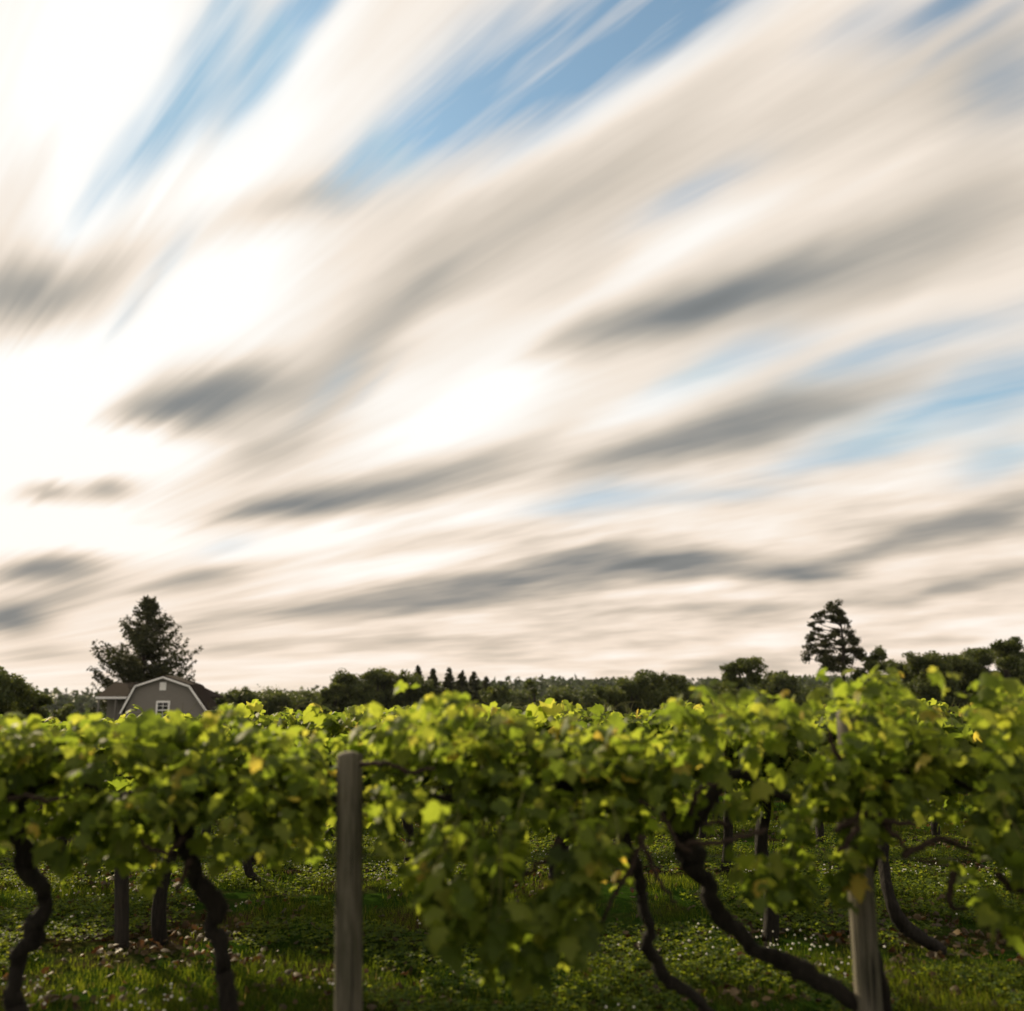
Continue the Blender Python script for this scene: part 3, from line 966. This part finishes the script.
# gable vent with slats
x0, z1 = hp(160.2, 682.2); x1, z0 = hp(166, 690.4)
vb = Boxes().box(x0, x1, -.05, -.002, z0, z1)
for k in range(6):
    zz = z0 + (z1 - z0) * (k + .5) / 6
    vb.box(x0 + .05, x1 - .05, -.08, -.051, zz - .02, zz + .025)
link('vent', vb.mesh('vent', M_TRIM), house)
# the cross wing behind the gable, its roof, fascia and porch posts
WY = 2.2
wl, wr_ = P(97, 690, HY + 2.2).x - hx, P(209, 690, HY + 4.4).x - hx
f_w = (HY + WY) / HY


def wing(px, py, dy):
    p = P(px, py, HY + dy)
    return p.x - hx, p.z - hz


ev = wing(97, 698, WY)[1]; rg = wing(97, 682.5, WY + 3.0)[1]
link('wing_wall', Boxes().box(wl + .5, wr_ - .5, WY + .9, WY + 5.6, 0, ev + .1).mesh('wing_wall', M_SIDING), house)
gb = Boxes()
for xx in (wl + .5,):
    gb.hexa([(xx, WY + .9, ev + .1), (xx + .02, WY + .9, ev + .1), (xx + .02, WY + 5.1, ev + .1), (xx, WY + 5.1, ev + .1),
             (xx, WY + 2.9, rg - .15), (xx + .02, WY + 2.9, rg - .15), (xx + .02, WY + 3.1, rg - .15), (xx, WY + 3.1, rg - .15)])
link('wing_gable', gb.mesh('wing_gable', M_SIDING), house)
wr2 = Boxes()
wr2.hexa([(wl, WY - .1, ev), (wr_, WY - .1, ev), (wr_ - 1.5, WY + 3, rg - .1), (wl, WY + 3, rg - .1), (wl, WY - .1, ev + .1), (wr_, WY - .1, ev + .1), (wr_ - 1.5, WY + 3, rg), (wl, WY + 3, rg)])
wr2.hexa([(wl, WY + 3.002, rg - .1), (wr_ - 1.5, WY + 3.002, rg - .1), (wr_, WY + 6.1, ev), (wl, WY + 6.1, ev), (wl, WY + 3.002, rg), (wr_ - 1.5, WY + 3.002, rg), (wr_, WY + 6.1, ev + .1), (wl, WY + 6.1, ev + .1)])
wr2.hexa([(wr_ + .003, WY - .1, ev), (wr_ + .003, WY + 6.1, ev), (wr_ - 1.497, WY + 3.06, rg - .1), (wr_ - 1.497, WY + 2.94, rg - .1), (wr_ + .003, WY - .1, ev + .1), (wr_ + .003, WY + 6.1, ev + .1), (wr_ - 1.497, WY + 3.06, rg), (wr_ - 1.497, WY + 2.94, rg)])
link('wing_roof', wr2.mesh('wing_roof', M_SHINGLE), house)
link('fascia', Boxes().box(wl, hp(117, 700)[0], WY - .16, WY - .105, ev - .06, ev + .1).mesh('fascia', M_TRIM), house)
for px in (99, 116):
    xx = wing(px, 700, WY)[0]
    link('porch_post', Boxes().box(xx - .06, xx + .06, WY - .05, WY + .07, 0, ev - .004).mesh('porch_post', M_SIDING), house)


# ------------------------------------------------------------------ trees
def clump_faces(g, cen, rad, n, size, tone0=.5, flat=1.0, fill=.25):
    """leaf clumps in an ellipsoid, thicker toward its shell"""
    d = g.normal(0, 1, (n, 3)); d /= np.linalg.norm(d, axis=1)[:, None]
    r = g.random(n) ** fill
    p = np.asarray(cen) + d * r[:, None] * np.asarray(rad)
    s = size * g.uniform(.55, 1.35, n)
    nr = d * .7 + g.normal(0, .6, (n, 3)) + np.array((0, 0, .3))
    tip = g.normal(0, 1, (n, 3)) * np.array((1, 1, .7)) + np.array((0, 0, -.2))
    tone = np.clip(tone0 + .2 * g.normal(0, 1, n), 0, 1)
    return p, tip, nr, s, tone


CARD = np.array([(0, 0, 0), (.42, .22, .06), (.28, .62, .0), (.08, 1.0, -.1), (-.30, .70, .05), (-.45, .30, -.05)])
CARD_F = np.array([(0, 1, 2), (0, 2, 3), (0, 3, 4), (0, 4, 5)])
NEED = np.array([(0, 0, 0), (.16, .3, .0), (.05, 1.0, -.06), (-.16, .35, .02)])
NEED_F = np.array([(0, 1, 2), (0, 2, 3)])


def crown_mesh(name, parts, mat, g, tmpl=CARD, tf=CARD_F):
    a = [np.concatenate([p[k] for p in parts]) for k in range(5)]
    v, f, t = leaf_mesh(a[0], a[1], a[2], a[3], a[4], tmpl, tf, g)
    return mesh_np(name, v, [f], mat, t, shade=False)


def tree(name, base, label, group, clumps, trunk, limbs, tr=.3, leaf=.34, dens=60, mat=None, cat='tree', seed=0):
    """clumps: (x, y, z, rx, ry, rz) about the base; limbs run from a height on the trunk to each clump"""
    g = np.random.default_rng(seed)
    o = empty(name, base, label, cat, group)
    tb = Tubes()
    tp = spline(trunk, 6)
    tb.tube(tp, (tr, tr * .75, tr * .5, tr * .2), 8, .06, seed=seed)
    for (c, h) in limbs:
        i = int(np.argmin(np.abs(tp[:, 2] - h)))
        e = np.array(c[:3], float)
        mid = (tp[i] * .45 + e * .55) + np.array((0, 0, -.05 * np.linalg.norm(e - tp[i])))
        tb.tube(spline([tp[i], mid, e], 5), (tr * .34, tr * .22, tr * .09), 6, .05, seed=seed + 1)
    link('trunk', tb.mesh('trunk', M_TRUNK), o)
    parts = []
    for c in clumps:
        vol = (c[3] * c[4] * c[5]) ** (2 / 3)
        n = int(max(30, dens * vol / (leaf / .34) ** 2))
        # each clump is broken into a few smaller knots of leaves
        k = max(5, int(vol * 3.0))
        for _ in range(k):
            dd = g.normal(0, 1, 3); dd /= np.linalg.norm(dd)
            cc = np.array(c[:3]) + dd * np.array(c[3:6]) * g.uniform(.2, .85)
            sc = g.uniform(.3, .75)
            parts.append(clump_faces(g, cc, np.array(c[3:6]) * sc, int(n / k * sc * 1.6) + 6, leaf * .8, .45 + .12 * g.normal(), fill=.55))
    link('crown', crown_mesh('crown', parts, mat or M_CROWN, g), o)
    return o


def broadleaf(px, top, w, Y, label, group, seed, mat=None, name='broadleaf_tree', leaf=None, dens=420, low=.02, cat='tree'):
    """a broad tree whose top shows at pixel (px, top), w pixels wide, standing at distance Y"""
    g = np.random.default_rng(seed)
    t = P(px, top, Y)
    zb = float(terrain(t.x, Y))
    H, Wd = t.z - zb, w * 1.15 / FPX * Y
    leaf = leaf or max(.22, .0027 * Y)
    cl, lim = [], []
    n = 24
    w *= 1.15
    for k in range(n):
        a = g.uniform(0, 2 * math.pi)
        h = g.uniform(low + .12, .92) if k else .86
        env = math.sqrt(max(.2, 1 - ((h - .55) / .5) ** 2))
        r = Wd / 2 * env * g.uniform(.35, .8) * (0 if k == 0 else 1)
        s = Wd * g.uniform(.19, .29)
        cz = min(h * H, H - s * .7)
        c = (r * math.cos(a), r * math.sin(a), cz, s, s, s * g.uniform(.65, .85))
        cl.append(c)
        lim.append((c, max(.15 * H, cz - .35 * H)))
    tr = [(0, 0, -.3), (g.normal(0, .02) * H, 0, .3 * H), (g.normal(0, .03) * H, g.normal(0, .03) * H, .6 * H), (0, 0, .86 * H)]
    return tree(name, (t.x, Y, zb), label, group, cl, tr, lim, max(.09, H * .022), leaf, dens, mat, cat, seed)


def conifer(px, top, w, Y, label, group, seed, name='conifer', nb=70, leaf=None):
    g = np.random.default_rng(seed)
    t = P(px, top, Y)
    zb = float(terrain(t.x, Y))
    H, Wd = t.z - zb, w / FPX * Y
    leaf = leaf or .5
    o = empty(name, (t.x, Y, zb), label, 'tree', group)
    tb = Tubes().tube(np.array([(0, 0, -.3), (0, 0, H * .5), (0, 0, H * .99)]), (H * .018, H * .01, .02), 7)
    link('trunk', tb.mesh('trunk', M_TRUNK), o)
    parts = []
    for k in range(nb):
        h = .12 + .87 * ((k + g.random()) / nb) ** .7
        L = Wd / 2 * (1 - h) ** .85 * g.uniform(.7, 1.15) + .12
        a = g.uniform(0, 2 * math.pi)
        m_ = max(6, int(16 * L / (Wd / 2)))
        s = np.linspace(.1, 1, m_)
        p = np.stack([np.cos(a) * L * s, np.sin(a) * L * s, h * H - .22 * L * s + .1 * L * s * s], -1)
        p = np.repeat(p, 3, 0) + min(1, 2.2 * (1 - h)) * g.normal(0, .05 * Wd, (m_ * 3, 3)) * np.array((.6, .6, .4))
        d = np.array((np.cos(a), np.sin(a), -.35))
        tip = d + g.normal(0, .6, p.shape)
        parts.append((p, tip, np.tile((0, 0, 1.0), (len(p), 1)) + g.normal(0, .5, p.shape), leaf * min(1, .45 + 2 * (1 - h)) * g.uniform(.6, 1.3, len(p)), np.clip(g.normal(.45, .2, len(p)), 0, 1)))
    link('crown', crown_mesh('crown', parts, M_NEEDLE, g), o)
    return o


# the tall spruce behind the house: boughs that sweep out and lift at their tips
SY = 84.0
st_ = P(149, 597, SY)
sz = float(terrain(st_.x, SY))
SH = st_.z - sz
g = np.random.default_rng(21)
spr = empty('spruce_tree', (st_.x, SY, sz), 'tall dark spruce with upswept boughs rising behind the house', 'tree')
tb = Tubes().tube(np.array([(0, 0, -.3), (.05, 0, SH * .4), (-.05, 0, SH * .75), (0, 0, SH * .985)]), (.34, .24, .12, .03), 9, .05)
parts = []
pu = FPX / SY
HW = [(0, 1), (8, 9), (18, 18), (28, 25), (38, 34), (48, 42), (58, 50), (68, 52), (80, 47), (100, 48), (130, 40)]
boughs = []
for k in range(185):
    dpx = 3 + 118 * ((k + g.random()) / 185) ** 1.05
    hw = np.interp(dpx, [a for a, _ in HW], [b_ for _, b_ in HW]) / pu
    a = g.uniform(0, 2 * math.pi)
    boughs.append((SH - dpx / pu, a, hw * g.uniform(.7, 1.0) * (.8 if dpx < 22 else 1)))
for (px_, py_) in ((92, 656), (203, 655), (108, 668), (196, 668), (100, 676)):
    X = P(px_, py_, SY).x - st_.x
    boughs.append((P(px_, py_, SY).z - sz - .12 * abs(X) + .25, (0 if X > 0 else math.pi) + g.normal(0, .12), abs(X) * .97))
for (h, a, L) in boughs:
    n_ = max(4, int(L / .26))
    s = np.linspace(0, 1, n_ + 1)
    rise = (-.20 * s + .52 * s ** 2.6) * L + (.12 * L * s if h > SH * .85 else 0)
    p = np.stack([np.cos(a) * L * s, np.sin(a) * L * s, h - .12 * L + rise], -1) + g.normal(0, .05, (n_ + 1, 3))
    tb.tube(p, (.055, .035, .015), 5, cap=False)
    for q_, ss in zip(p, s):
        if ss < .16:
            continue
        m_ = 17 if ss < .92 else 18
        d = np.array((np.cos(a), np.sin(a), .25))
        side = np.array((-np.sin(a), np.cos(a), 0))
        wd_ = .34 * (1.05 - .75 * ss)
        pp_ = q_ + g.normal(0, wd_, (m_, 1)) * side + g.normal(0, .10, (m_, 3))
        tip = d * g.uniform(-.1, .6, (m_, 1)) + g.normal(0, .55, (m_, 1)) * side + np.array((0, 0, -.6)) * g.uniform(-.35, 1.3, (m_, 1))
        if h > SH * .86:
            tip = tip + np.array((0, 0, .35))
        parts.append((pp_, tip, g.normal(0, 1, (m_, 3)), g.uniform(.15, .36, m_), np.clip(g.normal(.42, .2, m_), 0, 1)))
link('trunk', tb.mesh('trunk', M_TRUNK), spr)
link('crown', crown_mesh('crown', parts, M_NEEDLE, g, NEED * np.array((1.5, 1, 1)), NEED_F), spr)

# the tall wind-shaped pine on the right: clumps where the photograph shows them
PY = 100.0
pz = float(terrain(P(843, 690, PY).x, PY))
pb_ = P(843, 690, PY)


def pc(ix, iy, rx, rz, dy=0.0):
    """crop coordinates of the close-up to a clump about the pine's foot"""
    px, py = 760 + ix / 6.74, 580 + iy / 6.74
    p = P(px, py, PY)
    k_ = PY / FPX / 6.74
    return (p.x - pb_.x, dy, p.z - pz, rx * k_ * 1.25, (rx + 25) * .78 * k_, rz * k_ * 1.2)


PC = [(490, 165, 40, 34), (455, 190, 34, 30), (530, 195, 38, 40), (565, 230, 34, 30), (420, 236, 40, 22), (375, 250, 30, 16), (335, 300, 34, 15), (385, 285, 40, 16), (480, 265, 60, 22), (545, 275, 50, 26), (590, 290, 30, 30),
      (315, 384, 32, 14), (325, 415, 30, 18), (375, 355, 40, 16), (420, 330, 40, 16), (400, 392, 44, 22), (465, 385, 44, 26), (520, 340, 46, 28), (590, 350, 30, 34), (440, 430, 60, 20), (520, 420, 50, 28), (600, 400, 44, 30), (640, 430, 44, 34),
      (330, 470, 40, 28), (390, 480, 50, 30), (315, 520, 40, 30), (460, 490, 60, 30), (600, 470, 50, 30), (670, 465, 40, 36), (560, 540, 90, 40), (400, 540, 70, 40), (680, 520, 60, 40), (520, 600, 120, 40)]
cl = [pc(*c, dy=rnd.uniform(-1.2, 1.2)) for c in PC]
tp_ = [(0, 0, -.3), (pc(560, 640, 1, 1)[0], 0, pc(560, 640, 1, 1)[2]), (pc(562, 500, 1, 1)[0], 0, pc(562, 500, 1, 1)[2]), (pc(556, 400, 1, 1)[0], 0, pc(556, 400, 1, 1)[2]), (pc(545, 300, 1, 1)[0], 0, pc(545, 300, 1, 1)[2]), (pc(505, 170, 1, 1)[0], 0, pc(505, 170, 1, 1)[2])]
tree('pine_tree', (pb_.x, PY, pz), 'tall wind-shaped pine with layered clumps leaning left, standing above the vines', None, cl, tp_, [(c, max(1, c[2] - .9)) for c in cl[:-4]], .24, .24, 330, M_NEEDLE, seed=9)

GT = 'trees at the edge of the vineyard'
B = broadleaf
B(0, 671, 56, 62, 'broad dark tree cut by the left edge, left of the house', GT, 31, low=.1)
B(-24, 662, 70, 70, 'dark tree mostly outside the left edge', GT, 32, low=.1)
B(67, 702, 22, 90, 'tiny round treetop between the left edge tree and the house', GT, 33)
B(36, 691, 30, 66, 'low leafy tree leaning out beside the left edge tree', GT, 34, low=.05)
for k, (px, top, w) in enumerate(((222, 694, 26), (246, 689, 36), (272, 692, 34), (296, 697, 30))):
    B(px, top, w, 150 + 6 * k, 'low round tree in the short line right of the house, number %s from it' % ('one', 'two', 'three', 'four')[k], 'low trees right of the house', 40 + k)
for k, (px, top, w, lab) in enumerate(((334, 683, 26, 'small tree at the left end of the dark grove'), (352, 672, 40, 'rounded tree with a stepped left side in the dark grove'),
                                       (378, 667, 42, 'tallest rounded tree of the dark grove'), (404, 669, 40, 'rounded tree of the dark grove just left of the conifers'),
                                       (425, 676, 34, 'low tree of the dark grove in front of the first conifers'))):
    B(px, top, w, 140 + 3 * k, lab, 'dark grove left of centre', 50 + k)
for k, (px, top, w) in enumerate(((418, 665, 34), (433, 668, 34), (449, 667, 36), (462, 670, 38), (474, 671, 38), (486, 676, 34))):
    conifer(px, top, w, 160 + 4 * (k % 3), '%s pointed conifer from the left in the row beside the dark grove' % ('first', 'second', 'third', 'fourth', 'fifth', 'sixth')[k], 'pointed conifers beside the grove', 60 + k, leaf=.45, nb=170)
B(498, 686, 30, 150, 'low tree just right of the pointed conifers', 'low trees near the centre', 70)
B(531, 675, 17, 120, 'thin sapling with a nodding top left of the centre clump', 'low trees near the centre', 71, dens=120)
for k, (px, top, w, lab) in enumerate(((606, 682, 34, 'low tree at the left end of the centre clump'), (630, 674, 46, 'broadest tree of the centre clump'), (658, 670, 40, 'tallest tree of the centre clump'), (680, 676, 30, 'small tree at the right end of the centre clump'),
                                       (560, 688, 34, 'dark low tree left of the centre clump'))):
    B(px, top, w, 125 + 5 * k, lab, 'clump of trees right of the centre', 80 + k)
B(740, 655, 42, 95, 'compact round dark tree between the centre clump and the tall pine', GT, 90, dens=500, low=.1)
B(720, 680, 40, 130, 'low tree left of the compact round tree', GT, 91)
B(780, 672, 40, 170, 'low dark tree between the compact round tree and the tall pine', GT, 92)
B(869, 645, 34, 98, 'leafy tree close against the right of the tall pine', GT, 93, low=.1)
B(893, 656, 36, 120, 'low tree right of the pine beneath the far woods', GT, 94)
for k, (px, top, w, lab) in enumerate(((925, 654, 40, 'leftmost tree of the dark wood at the right edge'), (952, 648, 44, 'second tree of the dark wood at the right edge'), (978, 643, 46, 'broad tree in the middle of the dark wood at the right edge'),
                                       (1003, 637, 40, 'tallest ragged tree of the dark wood at the right edge'), (1026, 641, 44, 'tree of the dark wood cut by the right edge'), (1052, 640, 40, 'dark tree mostly outside the right edge'))):
    B(px, top, w, 110 + 4 * (k % 3), lab, 'dark wood at the right edge', 100 + k, low=.1)

for k in range(30):
    px = 205 + 29.5 * k + rnd.uniform(-9, 9)
    Yh = rnd.uniform(185, 240)
    B(px, 688 + rnd.uniform(-3, 4) + (4 if px < 330 else 0), rnd.uniform(34, 54), Yh, 'low bushy tree of the unbroken hedgerow far behind the vines', 'far hedgerow', 200 + k, low=-.1, dens=200)

# far wooded ridge: one mass of treetops
g = np.random.default_rng(5)
parts = []
for (y0, y1, n_) in ((520, 640, 900), (640, 760, 1100), (760, 900, 1300)):
    X = g.uniform(-.62, .62, n_) * y1 * 1.05
    Yv = g.uniform(y0, y1, n_)
    Z = terrain(X, Yv)
    Ht = g.uniform(8, 14, n_) * np.where(g.random(n_) < .12, 1.12, 1)
    con = g.random(n_) < .45
    for x, y, z, h, c in zip(X, Yv, Z, Ht, con):
        m_ = 24
        hh = g.random(m_)
        r = (1.0 - hh) * 2.2 + .15 if c else np.sqrt(np.clip(1 - (hh - .45) ** 2 / .32, .05, 1)) * 3.3
        a = g.uniform(0, 6.283, m_)
        p = np.stack([x + r * np.cos(a), y + r * np.sin(a), z + h * (.15 + .85 * hh)], -1)
        d = np.stack([np.cos(a), np.sin(a), np.full(m_, -.5 if c else .2)], -1)
        parts.append((p, d + g.normal(0, .4, (m_, 3)), d + np.array((0, 0, .8)), g.uniform(2.4, 4.2, m_) * (.8 if c else 1.1), np.clip(g.normal(.5, .2, m_), 0, 1)))
kind(link('forest', crown_mesh('forest', parts, M_FOREST, g)), 'stuff', 'far low wooded ridge along the horizon', 'forest')

# ------------------------------------------------------------------ ground cover
g = np.random.default_rng(8)


def scatter(n, y0, y1, pw=1.0):
    y = y0 + (y1 - y0) * g.random(n) ** pw
    x = g.uniform(-1, 1, n) * (.60 * y + .5)
    return x, y


def gz_at(x, y):
    return terrain(x, y) + .05 * (vnoise(x, y, 2.2, 1) - .5) + .03 * (vnoise(x, y, 6, 2) - .5)


def blades(n, y0, y1, hh, ww, pw=1.0):
    x, y = scatter(n, y0, y1, pw)
    dn = vnoise(x, y, 1.1, 5) * .6 + vnoise(x, y, 3.3, 6) * .4
    k = g.random(n) < np.clip(3.2 * dn - 1.1, 0, 1) * (1 - .9 * row_near(y))
    x, y, dn = x[k], y[k], dn[k]
    N = len(x)
    h = hh * g.uniform(.5, 1.25, N) * (.6 + .8 * vnoise(x, y, 1.7, 7)) * (1 - .3 * row_near(y))
    a = g.uniform(0, 6.283, N)
    w = ww * g.uniform(.7, 1.4, N)
    lean = g.uniform(.1, .9, N)
    la = g.uniform(0, 6.283, N)
    b0 = np.stack([x, y, gz_at(x, y) - .01], -1)
    sx = np.stack([np.cos(a), np.sin(a), np.zeros(N)], -1) * w[:, None]
    ln = np.stack([np.cos(la), np.sin(la), np.zeros(N)], -1)
    mid = b0 + ln * (h * lean * .3)[:, None] + np.array((0, 0, 1)) * (h * .6)[:, None]
    tip = b0 + ln * (h * lean)[:, None] + np.array((0, 0, 1)) * (h * (1 - .25 * lean))[:, None]
    v = np.stack([b0 - sx, b0 + sx, mid + sx * .7, mid - sx * .7, tip], 1).reshape(-1, 3)
    base = (np.arange(N) * 5)[:, None]
    q = base + np.array([[0, 1, 2, 3]]); t = base + np.array([[3, 2, 4]])
    tone = np.clip(.42 + .16 * g.normal(0, 1, N) + .35 * (vnoise(x, y, .8, 9) - .5), 0, 1)
    tone[g.random(N) < .03] = 1.0
    return v, q, t, np.repeat(tone, 5)


def merge(sets):
    V, Q, T, C, n = [], [], [], [], 0
    for v, q, t, c in sets:
        V.append(v); Q.append(q + n); T.append(t + n); C.append(c); n += len(v)
    return np.vstack(V), [np.vstack(Q), np.vstack(T)], np.concatenate(C)


V, F, C = merge([blades(190000, 3.4, 9.5, .078, .0024), blades(100000, 9, 17, .11, .004), blades(40000, 16, 40, .14, .010, 1.3)])
kind(link('grass', mesh_np('grass', V, F, M_GRASS, C)), 'stuff', 'short green grass in the alleys between the vine rows', 'grass')

# clover: three-part leaves low in the grass, with small white heads
x, y = scatter(95000, 3.6, 15)
k = (vnoise(x, y, .9, 12) * .6 + vnoise(x, y, 2.7, 13) * .4 + .10 * row_near(y) > .48)
x, y = x[k], y[k]
N = len(x)
z = gz_at(x, y) + g.uniform(.02, .085, N)
pos = np.repeat(np.stack([x, y, z], -1), 3, 0)
a = np.repeat(g.uniform(0, 6.283, N), 3) + np.tile((0, 2.094, 4.189), N)
tip = np.stack([np.cos(a), np.sin(a), g.normal(.15, .25, 3 * N)], -1)
nr = np.tile((0, 0, 1.0), (3 * N, 1)) + g.normal(0, .3, (3 * N, 3))
CL = np.array([(0, 0, 0), (.42, .45, .08), (.30, .95, .02), (0, .86, -.06), (-.30, .95, .02), (-.42, .45, .08)])
v, f, t = leaf_mesh(pos, tip, nr, np.repeat(g.uniform(.014, .03, N), 3), np.clip(g.normal(.5, .2, 3 * N), 0, 1), CL, CARD_F, g)
# flower heads
fx, fy = scatter(5200, 4.6, 14)
dens = vnoise(fx, fy, .75, 21) * .5 + vnoise(fx, fy, 2.1, 22) * .5 + .07 * row_near(fy)
k = dens > .71
fx, fy = fx[k], fy[k]
fz = gz_at(fx, fy) + g.uniform(.07, .14, len(fx))
oc = np.array([(1, 0, 0), (.5, .87, 0), (-.5, .87, 0), (-1, 0, 0), (-.5, -.87, 0), (.5, -.87, 0), (.55, 0, .75), (-.28, .48, .75), (-.28, -.48, .75), (.5, .3, -.6), (-.5, .3, -.6), (0, -.6, -.6)])
from itertools import combinations
import bmesh
bm = bmesh.new()
for p in oc:
    bm.verts.new(p)
r_ = bmesh.ops.convex_hull(bm, input=bm.verts[:])
bm.verts.ensure_lookup_table(); bm.verts.index_update()
bmesh.ops.triangulate(bm, faces=bm.faces[:])
of = np.array([[q_.index for q_ in ff.verts] for ff in bm.faces]); bm.free()
fr_ = g.uniform(.005, .010, len(fx))
hv = (np.stack([fx, fy, fz], -1)[:, None] + fr_[:, None, None] * oc[None]).reshape(-1, 3)
hf = (of[None] + (np.arange(len(fx)) * len(oc))[:, None, None]).reshape(-1, 3) + len(v)
me = mesh_np('white_clover', np.vstack([v, hv]), [f, hf], [M_CLOVER, M_PETAL], np.concatenate([t, np.full(len(hv), .9)]), np.concatenate([np.zeros(len(f), int), np.ones(len(hf), int)]), shade=False)
kind(link('white_clover', me), 'stuff', 'low white clover in flower among the grass', 'clover')

# fallen leaves and bark under the rows
x, y = scatter(22000, 3.6, 16)
dn = vnoise(x, y, .9, 31) * .6 + vnoise(x, y, 3.0, 32) * .4
k = g.random(len(x)) < np.clip((.25 + .9 * row_near(y)) * np.where(dn > .48, 1.5, .15), 0, 1)
x, y = x[k], y[k]
N = len(x)
pos = np.stack([x, y, gz_at(x, y) + g.uniform(.008, .05, N)], -1)
a = g.uniform(0, 6.283, N)
v, f, t = leaf_mesh(pos, np.stack([np.cos(a), np.sin(a), g.normal(0, .3, N)], -1), np.tile((0, 0, 1.0), (N, 1)) + g.normal(0, .5, (N, 3)), g.uniform(.02, .06, N), np.clip(g.normal(.45, .25, N), 0, 1), LOW_UV, LOW_F, g)
kind(link('fallen_leaves', mesh_np('fallen_leaves', v, [f], M_DRY, t)), 'stuff', 'brown fallen leaves under the vine rows', 'leaf litter')

# ------------------------------------------------------------------ the air
hm = bpy.data.materials.new('haze')
hm.use_nodes = True
ht = hm.node_tree
ht.nodes.clear()
pv = ht.nodes.new('ShaderNodeVolumePrincipled')
pv.inputs['Color'].default_value = (.80, .86, .92, 1)
pv.inputs['Density'].default_value = .00004
pv.inputs['Anisotropy'].default_value = .2
ho = ht.nodes.new('ShaderNodeOutputMaterial')
ht.links.new(pv.outputs[0], ho.inputs['Volume'])
hb = Boxes().box(-5400, 5400, -80, 5400, -60, 48)
kind(link('haze', hb.mesh('haze', hm)), 'stuff', 'thin evening haze over the vineyard and the far ridge', 'haze')
